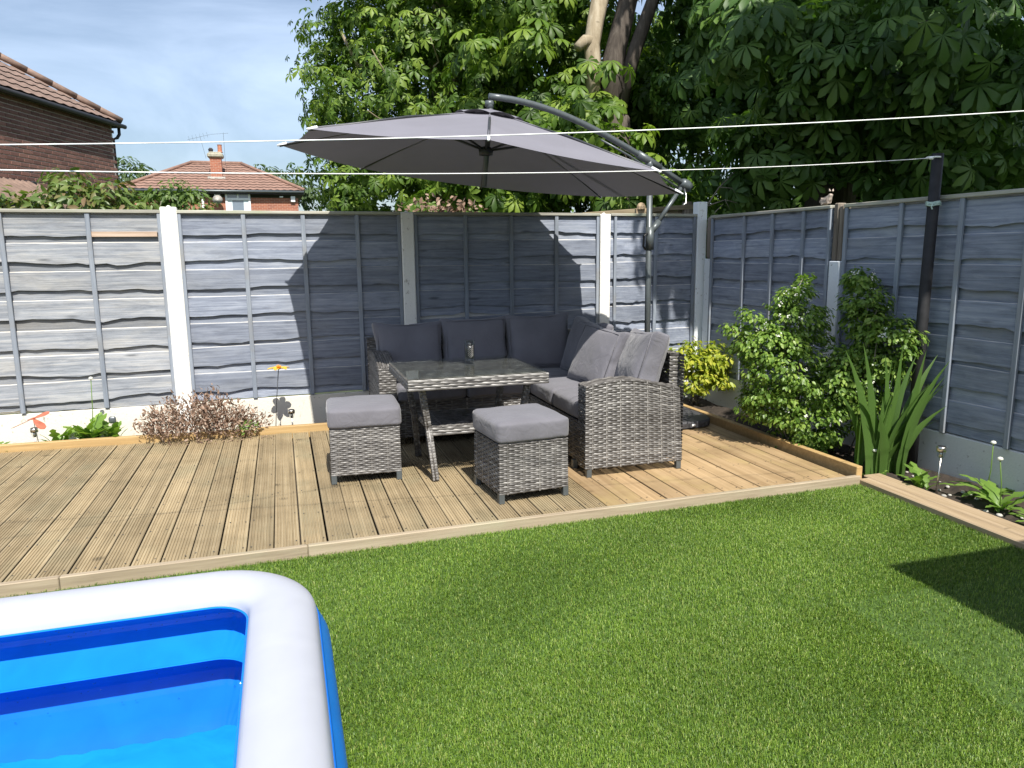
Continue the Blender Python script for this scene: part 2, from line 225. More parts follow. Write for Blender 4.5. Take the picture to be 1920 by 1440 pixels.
# ------------------------------------------------------------------ mesh helpers
class MB:
    def __init__(s): s.v = []; s.f = []; s.c = []
    def add(s, vs, fs, col=None):
        n = len(s.v); s.v += [tuple(map(float, p)) for p in vs]; s.f += [tuple(i+n for i in f) for f in fs]
        if col is not None: s.c += [col]*len(vs) if not isinstance(col, list) else col
    def box(s, c, d, rz=0, b=0, T=None):
        x, y, z = d[0]/2, d[1]/2, d[2]/2
        if b:
            b = min(b, x*.9, y*.9, z*.9); vs = []
            for sx in (-1,1):
                for sy in (-1,1):
                    for sz in (-1,1): vs += [(sx*x, sy*(y-b), sz*(z-b)), (sx*(x-b), sy*y, sz*(z-b)), (sx*(x-b), sy*(y-b), sz*z)]
            I = lambda a, b_, c_, k: ((a*2+b_)*2+c_)*3+k
            fs = []
            for a in (0,1):
                q = [I(a,0,0,0), I(a,1,0,0), I(a,1,1,0), I(a,0,1,0)]; fs.append(q if a else q[::-1])
                q = [I(0,a,0,1), I(0,a,1,1), I(1,a,1,1), I(1,a,0,1)]; fs.append(q if a else q[::-1])
                q = [I(0,0,a,2), I(1,0,a,2), I(1,1,a,2), I(0,1,a,2)]; fs.append(q if a else q[::-1])
            for p in (0,1):
                for q in (0,1):
                    e = [I(p,q,0,0), I(p,q,1,0), I(p,q,1,1), I(p,q,0,1)]; fs.append(e if (p==q) else e[::-1])
                    e = [I(p,0,q,0), I(p,1,q,0), I(p,1,q,2), I(p,0,q,2)]; fs.append(e if (p!=q) else e[::-1])
                    e = [I(0,p,q,1), I(1,p,q,1), I(1,p,q,2), I(0,p,q,2)]; fs.append(e if (p==q) else e[::-1])
                    for r in (0,1):
                        e = [I(p,q,r,0), I(p,q,r,1), I(p,q,r,2)]; fs.append(e if (p+q+r)%2 else e[::-1])
        else:
            vs = [(sx*x, sy*y, sz*z) for sx in (-1,1) for sy in (-1,1) for sz in (-1,1)]
            fs = [(0,1,3,2),(4,6,7,5),(0,4,5,1),(2,3,7,6),(0,2,6,4),(1,5,7,3)]
        if T is not None: vs = [tuple(T @ Vector(p)) for p in vs]
        elif rz: cc, ss = math.cos(rz), math.sin(rz); vs = [(p[0]*cc-p[1]*ss, p[0]*ss+p[1]*cc, p[2]) for p in vs]
        s.add([(p[0]+c[0], p[1]+c[1], p[2]+c[2]) for p in vs], fs); return s
    def bar(s, a, b_, w, h=None, bev=0):
        a = Vector(a); b_ = Vector(b_); d = b_-a; q = d.to_track_quat('X','Z').to_matrix(); s.box((a+b_)/2, (d.length, w, h or w), b=bev, T=q); return s
    def tube(s, pts, rads, n=8, cap=True):
        pts = [Vector(p) for p in pts]; rads = rads if isinstance(rads, (list, tuple)) else [rads]*len(pts)
        ref = Vector((0,0,1)); vs = []; fs = []
        pd = (pts[1]-pts[0]).normalized()
        if abs(pd.z) > .9: ref = Vector((1,0,0))
        u = pd.cross(ref).normalized()
        for i, p in enumerate(pts):
            d = (pts[min(i+1,len(pts)-1)]-pts[max(i-1,0)]).normalized(); u = (u-d*u.dot(d)).normalized(); w = d.cross(u)
            for k in range(n):
                a = 2*math.pi*k/n; vs.append(p+(u*math.cos(a)+w*math.sin(a))*rads[i])
        for i in range(len(pts)-1):
            for k in range(n): fs.append((i*n+k, i*n+(k+1)%n, (i+1)*n+(k+1)%n, (i+1)*n+k))
        if cap: fs += [tuple(range(n))[::-1], tuple(range((len(pts)-1)*n, len(pts)*n))]
        s.add(vs, fs); return s
    def lathe(s, prof, c=(0,0,0), n=16, T=None):
        vs = []; fs = []
        for r, z in prof:
            for k in range(n): a = 2*math.pi*k/n; vs.append(Vector((r*math.cos(a), r*math.sin(a), z)))
        for i in range(len(prof)-1):
            for k in range(n): fs.append((i*n+k, i*n+(k+1)%n, (i+1)*n+(k+1)%n, (i+1)*n+k))
        if prof[0][0] > 1e-5: fs.append(tuple(range(n))[::-1])
        if prof[-1][0] > 1e-5: fs.append(tuple(range((len(prof)-1)*n, len(prof)*n)))
        if T is not None: vs = [T @ p for p in vs]
        s.add([p+Vector(c) for p in vs], fs); return s
    def mesh(s, name, smooth=False):
        me = bpy.data.meshes.new(name); me.from_pydata(s.v, [], s.f); me.update()
        if s.c:
            a = me.color_attributes.new('tone', 'FLOAT_COLOR', 'POINT'); a.data.foreach_set('color', np.array([(*c, 1) for c in s.c], 'f').ravel())
        if smooth: me.polygons.foreach_set('use_smooth', [True]*len(me.polygons))
        return me
    def build(s, name, mat, parent=None, smooth=False, loc=None, rz=0):
        """vertices in world space are shifted by the parent's (or the object's own) location"""
        o = None
        root = parent
        while root is not None and root.parent is not None: root = root.parent
        off = Vector(loc) if loc is not None else (root.location.copy() if (root is not None and root.get('world')) else Vector((0,0,0)))
        if off.length > 0: s.v = [(p[0]-off.x, p[1]-off.y, p[2]-off.z) for p in s.v]
        o = link(name, s.mesh(name, smooth), mat, parent)
        if loc is not None: o.location = loc
        if rz: o.rotation_euler.z = rz
        return o
def link(name, me, mat, parent=None):
    o = bpy.data.objects.new(name, me)
    if me is not None and mat is not None and len(me.materials) == 0: me.materials.append(M[mat] if isinstance(mat, str) else mat)
    COL.objects.link(o)
    if parent is not None: o.parent = parent
    return o
def thing(name, loc, label, cat, group=None, rz=0, world=True):
    o = bpy.data.objects.new(name, None); COL.objects.link(o); o.location = loc; o.rotation_euler.z = rz; o.empty_display_size = .1
    if world and not rz: o['world'] = 1
    return tag(o, label, cat, group)
def tag(o, label=None, cat=None, group=None, kind=None):
    if label: o['label'] = label
    if cat: o['category'] = cat
    if group: o['group'] = group
    if kind: o['kind'] = kind
    return o
def softbox(w, d, h, r=.03, n=10, bulge=0., wr=0., seed=0, T=None, flare=0.):
    """cushion: rounded box with bulging faces and small wrinkles"""
    key = {}; vs = []; fs = []; hx, hy, hz = w/2, d/2, h/2; rs = np.random.default_rng(seed); ph = rs.uniform(0, 6.28, 12)
    def vert(p):
        k = tuple(round(c, 5) for c in p)
        if k in key: return key[k]
        q = [max(-(H-r), min(H-r, c)) for c, H in zip(p, (hx,hy,hz))]; dl = Vector(p)-Vector(q)
        if dl.length > 1e-9: dl = dl.normalized()*r
        P = Vector(q)+dl; fx, fy, fz = 1-(p[0]/hx)**2, 1-(p[1]/hy)**2, 1-(p[2]/hz)**2
        P.z += (1 if p[2] > 0 else -1)*bulge*(max(0,fx)*max(0,fy))**.6*abs(p[2])/hz
        P.y += (1 if p[1] > 0 else -1)*bulge*.35*(max(0,fx)*max(0,fz))**.5*abs(p[1])/hy
        P.x += (1 if p[0] > 0 else -1)*bulge*.35*(max(0,fz)*max(0,fy))**.5*abs(p[0])/hx
        if wr:
            e = wr*(math.sin(17*p[0]+9*p[1]+ph[0])*.5+math.sin(31*p[0]-23*p[2]+ph[1])*.35+math.sin(27*p[1]+37*p[2]+ph[2])*.35+math.sin(53*p[0]+47*p[1]+ph[3])*.2)
            nn = dl.normalized() if dl.length > 1e-9 else Vector((0,0,1)); P += nn*e
        if flare:
            ax_, ay_ = abs(p[0])/hx, abs(p[1])/hy; fl = flare*((ax_*ay_)**3-.35*max(ax_**4*(1-ay_**2), ay_**4*(1-ax_**2))); P.x += (1 if p[0] > 0 else -1)*fl; P.y += (1 if p[1] > 0 else -1)*fl; P.z *= 1-.25*(ax_*ay_)**3
        key[k] = len(vs); vs.append(P); return key[k]
    for ax in range(3):
        for sg in (-1,1):
            H = (hx,hy,hz); a, b = (ax+1)%3, (ax+2)%3
            def lin(i, Hh):
                t = i/n; e = min(r*1.0/Hh, .5)   # denser near edges
                return Hh*(-1+2*(t*t*(3-2*t)*.35+t*.65))
            for i in range(n):
                for j in range(n):
                    q = []
                    for di, dj in ((0,0),(1,0),(1,1),(0,1)):
                        p = [0,0,0]; p[ax] = sg*H[ax]; p[a] = lin(i+di, H[a]); p[b] = lin(j+dj, H[b]); q.append(vert(p))
                    fs.append(q if sg > 0 else q[::-1])
    if T is not None: vs = [T @ p for p in vs]
    mb = MB(); mb.add(vs, fs); return mb
TONES = [(.046,.042,.039),(.07,.065,.061),(.11,.104,.098),(.16,.153,.145),(.235,.226,.213),(.37,.357,.335)]
def weave(mb, P, rows, cols, amp=.004, seed=0, bulge=.004, vert=False, light=0):  # light raises strand tones where sunlight is painted in
    """rows of over-and-under strands laid on the surface P(u,v) -> (point, normal)"""
    rs = np.random.default_rng(seed); ns = cols*3
    for r in range(rows):
        base = rs.integers(0, 5)
        vs = []; cs = []; v0, v1 = (r+.04)/rows, (r+.96)/rows; vm = (v0+v1)/2
        for i in range(ns+1):
            u = i/ns; w = math.sin(math.pi*(u*cols)+math.pi*(r % 2))*amp
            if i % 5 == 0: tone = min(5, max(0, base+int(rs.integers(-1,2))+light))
            for vv, e in ((v0, -bulge), (vm, bulge*.6), (v1, -bulge)):
                p, nn = P(u, vv); p = Vector(p)+Vector(nn)*(w*(1 if vv == vm else .8)+e); vs.append(p); cs.append(TONES[tone])
        fs = []
        for i in range(ns):
            for k in (0,1): fs.append((i*3+k, (i+1)*3+k, (i+1)*3+k+1, i*3+k+1))
        mb.add(vs, fs, cs)
    if rows > 12 and cols > 6:
        for c in range(1, cols, 3):      # upright stakes that show wherever a strand dips behind them
            vs = []; cs = []; fs = []; tn = TONES[int(rs.integers(2,6))]
            for i in range(rows*2+1):
                for du in (-.16,.16): p, nn = P((c+.5+du)/cols, i/(rows*2)); vs.append(Vector(p)+Vector(nn)*(.0006)); cs.append(tn)
            for i in range(rows*2): fs.append((i*2,i*2+1,i*2+3,i*2+2))
            mb.add(vs, fs, cs)
    return mb
def quadP(a, b, c, d, n):
    """bilinear patch a(0,0) b(1,0) c(1,1) d(0,1)"""
    a, b, c, d = map(Vector, (a,b,c,d)); n = Vector(n)
    return lambda u, v: (a*(1-u)*(1-v)+b*u*(1-v)+c*u*v+d*(1-u)*v, n)
def bigmesh(name, V, T):
    me = bpy.data.meshes.new(name); V = np.asarray(V, 'f'); T = np.asarray(T, 'i')
    me.vertices.add(len(V)); me.vertices.foreach_set('co', V.ravel()); me.loops.add(T.size); me.loops.foreach_set('vertex_index', T.ravel())
    me.polygons.add(len(T)); me.polygons.foreach_set('loop_start', np.arange(len(T), dtype='i')*3); me.polygons.foreach_set('loop_total', np.full(len(T), 3, 'i')); me.update(calc_edges=True); return me
def scatter(tv, tf, pos, dirx, nrm, scale):
    """copies of a triangle template: x axis -> dirx, z axis -> nrm"""
    tv = np.asarray(tv, float); tf = np.asarray(tf, int); N = len(pos)
    z = nrm/np.linalg.norm(nrm, axis=1, keepdims=True); x = dirx-(dirx*z).sum(1, keepdims=True)*z; x /= np.linalg.norm(x, axis=1, keepdims=True)+1e-9; y = np.cross(z, x)
    s = np.asarray(scale).reshape(-1,1,1)
    V = pos[:,None,:]+s*(tv[None,:,0:1]*x[:,None,:]+tv[None,:,1:2]*y[:,None,:]+tv[None,:,2:3]*z[:,None,:])
    T = tf[None]+(np.arange(N)*len(tv))[:,None,None]
    return V.reshape(-1,3), T.reshape(-1,3)
def palmate(nl=7, spread=118, droop=.28):
    """one horse chestnut leaf: leaflets fan out from the stalk end, widest near their tips"""
    V = [(0,0,0)]; F = []
    for k in range(nl):
        a = R(-spread+2*spread*k/(nl-1)); ln = 1.-.38*abs(k-(nl-1)/2)/((nl-1)/2); ca, sa = math.cos(a), math.sin(a); b = len(V)
        for (x, y, z) in ((.42,.105,-.01),(.42,0,-.05),(.42,-.105,-.01),(.78,.20,-.06),(.78,0,-.12),(.78,-.20,-.06),(.93,.10,-.17),(.93,-.10,-.17),(1,0,-.25)):
            x *= ln; y *= ln; zz = z*ln-droop*x*x; V.append((x*ca-y*sa, x*sa+y*ca, zz))
        F += [(0,b+1,b),(0,b+2,b+1),(b,b+1,b+4),(b,b+4,b+3),(b+1,b+2,b+5),(b+1,b+5,b+4),(b+3,b+4,b+6),(b+4,b+5,b+7),(b+4,b+7,b+8),(b+4,b+8,b+6)]
    return V, F
def simpleleaf(w=.3, fold=.08, bend=.12):
    V = [(0,0,0),(.35,w/2,fold),(.4,0,-.0),(.35,-w/2,fold),(.75,w*.36,fold*.6-bend*.5),(.75,-w*.36,fold*.6-bend*.5),(1,0,-bend)]
    F = [(0,2,1),(0,3,2),(1,2,4),(2,3,5),(2,5,6),(2,6,4)]
    return V, F
def palmate_small(nl=5, spread=100, droop=.3):
    V = [(0,0,0)]; F = []
    for k in range(nl):
        a = R(-spread+2*spread*k/(nl-1)); ln = 1.-.35*abs(k-(nl-1)/2)/((nl-1)/2); ca, sa = math.cos(a), math.sin(a); b = len(V)
        for (x, y, z) in ((.68,.21,-.04),(.62,0,-.10),(.68,-.21,-.04),(1,0,-.24)): V.append((x*ln*ca-y*ln*sa, x*ln*sa+y*ln*ca, z*ln-droop*(x*ln)**2))
        F += [(0,b+1,b),(0,b+2,b+1),(b,b+1,b+3),(b+1,b+2,b+3)]
    return V, F
CHF = palmate_small(); CHEST = palmate(); CHEST5 = palmate(5, 95, .3); LEAF = simpleleaf()
def rdir(n): v = rng.normal(size=(n,3)); return v/np.linalg.norm(v, axis=1, keepdims=True)
def clumped(ells, n_clump, per, cr, shell=.75, up=.55, droop=.5, keep=None, out_mix=.8):
    """leaf positions in clumps spread over ellipsoids (cx,cy,cz,rx,ry,rz)"""
    vols = np.array([e[3]*e[4]+e[4]*e[5]+e[3]*e[5] for e in ells]); cnt = np.maximum(1, (vols/vols.sum()*n_clump).astype(int)); P = []; Nn = []; Dd = []
    for e, c in zip(ells, cnt):
        d = rdir(c); rr = shell+(1-shell)*rng.random((c,1))**.5; rr *= rng.uniform(.8,1.12,(c,1)); ce = np.array(e[:3])+d*rr*np.array(e[3:6])
        k = np.repeat(np.arange(c), per); ld = rdir(len(k)); rad = cr*rng.uniform(.35,1.,(len(k),1))
        p = ce[k]+ld*rad*np.array([1.15,1.15,.75]); o = d[k]*out_mix+ld*.9
        nn = o*.55+np.array([0,0,up])+rdir(len(k))*.45; dd = o*np.array([1,1,.35])+np.array([0,0,-droop])+rdir(len(k))*.35
        P.append(p); Nn.append(nn); Dd.append(dd)
    P, Nn, Dd = map(np.concatenate, (P,Nn,Dd))
    if keep is not None: m = keep(P); P, Nn, Dd = P[m], Nn[m], Dd[m]
    return P, Nn, Dd
def foliage(name, tmpl, P, Nn, Dd, size, mat, parent=None, var=.35):
    if parent is not None and parent.get('world'): P = P-np.array(parent.location)
    V, T = scatter(tmpl[0], tmpl[1], P, Dd, Nn, size*rng.uniform(1-var, 1+var, len(P))); o = link(name, bigmesh(name, V, T), mat, parent)
    if parent is not None: o['kind'] = 'stuff'
    return o
def limb(a, b, n=7, wob=.12, sag=0):
    a, b = Vector(a), Vector(b); L_ = (b-a).length; pts = []
    for i in range(n):
        t = i/(n-1); p = a.lerp(b, t)+Vector((0,0,-sag*4*t*(1-t)))
        if 0 < i < n-1: p += Vector(rng.normal(size=3)*wob*L_*.12)
        pts.append(p)
    return pts
def taper(n, a, b): return [a+(b-a)*(i/(n-1))**.8 for i in range(n)]

# ------------------------------------------------------------------ ground, lawn, deck
def sheet(name, x0, x1, y0, y1, z, mat):
    mb = MB(); mb.add([(x0,y0,z),(x1,y0,z),(x1,y1,z),(x0,y1,z)], [(0,1,2,3)]); return tag(mb.build(name, mat), kind='structure')
sheet('ground', -260, 260, -60, 420, -.14, 'ground')
sheet('bed_soil', -2.4, 5.6, -3.2, 3.3, -.115, 'soil')
mb = MB(); nx, ny = 26, 14     # lumpy bed soil on the right and along the back fence
for (x0,x1,y0,y1) in ((4.62,5.5,-1.9,3.05),(-2.2,4.7,2.5,3.02)):
    vs = []; fs = []
    for i in range(nx+1):
        for j in range(ny+1): vs.append((x0+(x1-x0)*i/nx, y0+(y1-y0)*j/ny, -.075+.02*math.sin(i*1.7+j*2.3)+rng.normal()*.012))
    for i in range(nx):
        for j in range(ny): a = i*(ny+1)+j; fs.append((a, a+ny+1, a+ny+2, a+1))
    mb.add(vs, fs)
tag(mb.build('planting_bed', 'soil', smooth=True), kind='structure')
sheet('lawn', -3.2, 4.66, -6.5, .12, -.056, 'turf')

FA = .0235; deck_back = lambda x: 2.553-.031*x
BP = .127
def deckboard_mesh(grooved, seed):
    """plank 1 m long in y (scaled per plank), top at z=0"""
    w = .1202; mb = MB(); prof = [(-w/2,-.028),(-w/2,-.003),(-w/2+.003,0)]
    if grooved:
        ng = 7; pitch = (w-.018)/ng
        for k in range(ng):
            x = -w/2+.009+pitch*(k+.5); g = .0042; prof += [(x-g,0),(x-g*.55,-.0042),(x+g*.55,-.0042),(x+g,0)]
    prof += [(w/2-.003,0),(w/2,-.003),(w/2,-.028)]; n = len(prof)
    mb.add([(x,0,z) for x, z in prof]+[(x,1,z) for x, z in prof], [(i, i+1, n+i+1, n+i) for i in range(n-1)]+[tuple(range(n))[::-1], tuple(range(n,2*n))]); return mb.mesh('deck_plank')
deck = tag(bpy.data.objects.new('decking', None), kind='structure'); COL.objects.link(deck)
mg = deckboard_mesh(True, 0); ms_ = deckboard_mesh(False, 1); mg.materials.append(M['deck']); ms_.materials.append(M['deck_new'])
ms2 = ms_.copy(); ms2.materials.clear(); ms2.materials.append(M['deck'])
scr = MB()
for k in range(-14, 37):
    x = (k+.5)*BP
    if x > 4.60: break
    me = mg if x < 2.93 else ms_
    o = link('deck_plank', me, None, deck); y0 = FA*x+.012; y1 = deck_back(x)-.004; o.location = (x+rng.normal()*.0012, y0, rng.normal()*.0012); o.scale.y = y1-y0; o.rotation_euler.z = rng.normal()*.0009
    for yy in (.06,.46,.88,1.3,1.72,2.14,2.4):
        for sx in (-.042,.042):
            scr.lathe([(.0045,0),(.0045,.0006)], (x+sx+rng.normal()*.003, y0+yy+rng.normal()*.012, .0012), 6)
s_ = scr.build('screw_heads', 'darkmetal', deck); tag(s_, kind='stuff')
def edging(name, pts, w, z0, z1, mat, label=None):
    (xa,ya),(xb,yb) = pts; d = Vector((xb-xa,yb-ya,0)); mb = MB(); mb.bar((xa,ya,(z0+z1)/2),(xb,yb,(z0+z1)/2), w, z1-z0, bev=.004); return mb
# front fascia board in three lengths, with joints
fx = [-2.0,.23,1.30,4.655]
for i in range(3):
    a, b = fx[i]+.001, fx[i+1]-.001
    o = edging('', ((a,FA*a-.004),(b,FA*b-.004)), .032, -.115, .003, 'fascia').build('fascia_board', 'fascia', deck)
fe = thing('back_edging_timber', (1.2,2.54,0), 'long new pine edging timber along back of the deck, below the fence', 'edging')
for a, b in ((-2.0,.30),(1.02,4.6),): edging('', ((a,deck_back(a)+.022),(b,deck_back(b)+.022)), .045, -.05, .055, 'kerb').build('timber_length', 'kerb', fe)
edging('', ((.30,deck_back(.3)+.024),(1.02,deck_back(1.02)+.024)), .043, -.05, .05, 'kerb').build('timber_length', 'kerb', fe)
o = edging('', ((4.655,.105),(4.600,2.46)), .045, -.05, .058, 'kerb').build('side_edging_timber', 'kerb', loc=(4.63,1.2,0)); tag(o, 'orange pine kerb timber along right side of the deck, before shrubs', 'edging')
pl = thing('lawn_edging_plank', (4.73,-1.,-.03), 'flat pale timber plank edging the lawn at right, running to the deck corner', 'edging')
MB().box((4.668,-1.45,-.055),(.075,3.1,.075),R(-.6),.006).build('thin_board', 'plank', pl); MB().box((4.772,-1.43,-.052),(.128,3.16,.075),R(-.6),.006).build('wide_board', 'plank', pl)

# ------------------------------------------------------------------ artificial grass blades
def grass():
    def region(x0,x1,y0,y1,dens):
        n = int((x1-x0)*(y1-y0)*dens); return np.c_[rng.uniform(x0,x1,n), rng.uniform(y0,y1,n)]
    P = np.r_[region(1.1,3.4,-2.4,-1.2,54000), region(.9,4.64,-1.2,0.09,36000), region(3.4,4.62,-2.4,-1.2,18000), region(-1.6,.9,-1.25,.03,15000), region(-.6,4.6,-3.4,-2.5,4500), region(-1.6,1.1,-2.5,-1.25,1500)]
    P = P[P[:,1] < FA*P[:,0]-.022]; P = P[~((P[:,0] < 1.24) & (P[:,0] > -1.42) & (P[:,1] < -1.17) & (P[:,1] > -2.96))]
    n = len(P); th = rng.uniform(0, 2*math.pi, n); ln = rng.uniform(.008,.0155,n); lean = rng.uniform(.6,2.3,n); wd_ = rng.uniform(.0006,.0012,n)
    # pile direction drifts slowly over the lawn
    th = 1.1*np.sin(P[:,0]*2.9+1.7*np.sin(P[:,1]*2.9))+.9*np.sin(P[:,1]*4.1-P[:,0]*2.3)+rng.normal(size=n)*1.7; lean *= 1+.13*np.sin(P[:,0]*3.7+2*np.sin(P[:,1]*2.6)+1); d = np.c_[np.cos(th), np.sin(th), np.zeros(n)]; s = np.c_[-np.sin(th), np.cos(th), np.zeros(n)]
    base = np.c_[P, np.full(n, -.056)]; mid = base+d*(ln*.35*np.sin(lean*.6))[:,None]+np.array([0,0,1])*(ln*.75*np.cos(lean*.45)+.004)[:,None]
    tip = mid+d*(ln*.62*np.sin(lean))[:,None]+np.array([0,0,1])*(ln*.55*np.cos(lean))[:,None]+s*(rng.normal(size=n)*.0055)[:,None]
    V = np.stack([base-s*wd_[:,None], base+s*wd_[:,None], mid+s*wd_[:,None]*.9, mid-s*wd_[:,None]*.9, tip], 1).reshape(-1,3)
    T = (np.array([(0,1,2),(0,2,3),(3,2,4)])[None]+(np.arange(n)*5)[:,None,None]).reshape(-1,3)
    tag(link('artificial_grass', bigmesh('artificial_grass', V, T), 'grass'), 'short bright green artificial grass pile covering the lawn', 'grass', kind='stuff')
grass()

# ------------------------------------------------------------------ fences
ANG = .0297
def board_mesh(h, seed, waney=1., seg=26):
    rs = np.random.default_rng(seed); mb = MB(); xs = np.linspace(0, 1, seg+1); w_ = np.cumsum(rs.normal(size=seg+1)); w_ -= np.linspace(w_[0], w_[-1], seg+1); low = -h+waney*.0042*w_+rs.normal(size=seg+1)*.0012*waney; low -= (low.mean()+h)
    k = rs.integers(2, seg-2)
    low[k] -= waney*.016*rs.random(); low[k+1] -= waney*.009; low[k-1] -= waney*.006
    if rs.random() < .45: k = rs.integers(2, seg-3); low[k] += .012*waney; low[k+1] += .008*waney
    topn = rs.normal(size=seg+1)*.0008
    vs = []
    for i, x in enumerate(xs):
        yb = -.007+rs.normal()*.0012      # lower edge stands proud
        vs += [(x,-.0005,topn[i]-.008), (x,.008,topn[i]), (x,yb,low[i]), (x,yb+.008,low[i]+.001)]
    fs = []
    for i in range(seg):
        a, b = i*4, i*4+4; fs += [(a,a+2,b+2,b),(a+1,b+1,b+3,a+3),(a,b,b+1,a+1),(a+2,a+3,b+3,b+2)]
    fs += [(0,1,3,2),(seg*4,seg*4+2,seg*4+3,seg*4+1)]; mb.add(vs, fs); return mb.mesh('fence_board')
BOARD = {m: [board_mesh(.152, s+ (50 if m == 'fence_worn' else 0), 1.35 if m == 'fence_worn' else 1.) for s in range(16)] for m in ('fence','fence_worn')}
for m, l in BOARD.items():
    for me in l: me.materials.append(M[m])
def panel(loc, rz, ln, h, battens, label, mat='fence', n=7, seed=0, cat='fence panel', grp='waney lap fence panels'):
    t = thing('fence_panel', loc, label, cat, grp, rz, False); rs = np.random.default_rng(seed); pitch = (h-.03)/n; vs_ = BOARD[mat]
    for k in range(n):
        zt = h-.012-k*pitch
        for (dz, y, hh) in ((0,-.009,1),( -pitch*.52,.010,.92)):
            me = vs_[rs.integers(0, len(vs_))]; o = link('fence_board', me, None, t); fl = rs.random() < .5
            z = zt+dz+rs.normal()*(.010 if dz else .009) if k or dz else zt
            o.location = (ln if fl else 0, y, z); o.scale = ((-1 if fl else 1)*ln, 1, hh*min(1, (z-.0)/.15) if z < .15 else hh); o.rotation_euler.y = rs.normal()*(.009 if rs.random() < .2 else .0040)
            if fl: o.scale.x = ln*-1
    for i, x in enumerate(battens):
        MB().box((0,0,0),(.034 if 0 < i < len(battens)-1 else .028,.021,h-.004),0,.003).build('batten', 'batten', t).location = (x, -.024+rs.normal()*.001, h/2)
    MB().box((ln/2,-.017,h+.009),(ln+.004,.052,.026),0,.004).build('top_rail', 'rail', t)
    MB().box((ln/2,.030,h*.5),(ln,.014,h),0,0).build('backing_frame', mat, t)
    return t
FY = lambda x: 2.901+ANG*(x-.443)
PZ = .222
def backpanel(x0, x1, bat, label, mat='fence', seed=0): return panel((x0,FY(x0)+.045,PZ), ANG, x1-x0, 1.515, [b-x0 for b in bat], label, mat, 7, seed)
backpanel(-1.385,.383,[-1.37,-.70,-.125,.372],'weathered grey fence panel at far left with bare brown wood showing near its top','fence_worn',3)
fp1 = [o for o in bpy.data.objects if o.get('label','').startswith('weathered grey fence panel')][0]
MB().box((1.505,-.020,1.352),(.46,.006,.040),0,.002).build('bare_wood_strip', 'bare', fp1)
backpanel(.503,2.262,[.516,.99,1.455,1.895,2.25],'grey fence panel left of the parasol shadow, half sunlit, behind yellow metal flower','fence',5)
backpanel(2.382,4.141,[2.395,2.84,3.27,3.71,4.128],'grey fence panel mostly in parasol shade behind the corner sofa','fence',8)
backpanel(4.262,5.19,[4.31,4.745,5.17],'narrow grey fence panel behind the parasol pole in the corner','fence',11)
def concrete_post(x, y, rz, w, z1, label, mat='white', name='concrete_post', z0=-.12, d=.10):
    mb = MB(); mb.box((0,0,(z0+z1)/2),(w,d,z1-z0),0,.008); mb.lathe([(.012,0),(.016,.008),(.008,.016)],(0,0,z1-.003),6)
    o = mb.build(name, mat); o.location = (x,y,0); o.rotation_euler.z = rz; return tag(o, label, 'fence post', 'white fence posts')
concrete_post(.443,FY(.443)+.05,ANG,.122,1.782,'bright white concrete fence post behind the dead brown shrub')
concrete_post(2.322,FY(2.322)+.05,ANG,.112,1.757,'white concrete fence post in shade behind the left sofa cushion')
concrete_post(4.2015,FY(4.2)+.05,ANG,.105,1.752,'sunlit white concrete fence post behind right end of the sofa, left of parasol pole')
concrete_post(-1.445,FY(-1.445)+.05,ANG,.12,1.775,'white concrete fence post beyond left edge of the view')
def gravel(x0, x1, label, mat='gravel'):
    o = MB().box((0,0,0),(x1-x0,.05,.335),0,.006).build('gravel_board', mat); o.location = ((x0+x1)/2, FY((x0+x1)/2)+.052, .048); o.rotation_euler.z = ANG; tag(o, label, 'gravel board', 'concrete gravel boards')
gravel(-1.385,.382,'dirty white concrete gravel board behind green dandelions at far left'); gravel(.505,2.265,'dirty white concrete gravel board behind the dead shrub and flower stake')
gravel(2.38,4.148,'white concrete gravel board hidden behind the corner sofa','gravel_grey'); gravel(4.256,5.19,'short concrete gravel board in the corner behind golden shrub','gravel_grey')
# corner posts
o = MB().box((0,0,.875),(.105,.10,2.0),0,.006).build('timber_post', 'peel'); o.location = (5.25,FY(5.25)+.055,0); tag(o, 'tall white timber corner post with peeling paint', 'fence post')
o = MB().box((0,0,.60),(.105,.10,1.45),0,.006).build('concrete_post', 'peel'); o.location = (5.305,2.945,0); tag(o, 'shorter peeling white corner post with rough brown wood above it', 'fence post')
cp = MB(); cp.box((0,0,0),(.09,.09,.40),0,.018); o = cp.build('wood_post_top', 'oldwood'); o.location = (5.308,2.95,1.525); tag(o, 'rough brown timber block on top of shorter white corner post', 'timber')
RX = lambda y: 5.358-.03*y
def rightpanel(y0, y1, bat, label, seed):
    ya, yb = y0, y1; return panel((RX(ya)-.0,ya,.212), -math.pi/2+.03, ya-yb, 1.50, [ya-b for b in bat], label, 'fence', 7, seed, grp='shaded right hand fence panels')
rightpanel(2.875,1.275,[2.86,2.36,1.97,1.585,1.29],'shaded grey fence panel between corner posts and white flowering shrub',21)
rightpanel(1.135,-.70,[1.12,.615,.145,-.30,-.685],'shaded grey fence panel behind the black clothes pole at right',23)
rightpanel(-.80,-2.6,[-.815,-1.26,-1.7,-2.15,-2.585],'shaded grey fence panel continuing out of view at right',25)
o = MB().box((0,0,.60),(.10,.115,1.43),0,.006).build('concrete_post', 'peel'); o.location = (5.335,1.205,0); tag(o, 'half height white concrete post behind the white flowering shrub', 'fence post')
cp = MB(); cp.box((0,.026,0),(.075,.05,.43),0,.008); cp.box((0,-.028,-.01),(.07,.048,.41),0,.008); o = cp.build('wood_post_top', 'oldwood'); o.location = (5.335,1.205,1.532); tag(o, 'brown split timber extension above half height white post', 'timber')
concrete_post(5.385,-.75,0,.1,1.72,'white concrete post on right fence beyond the view','gravel_grey')
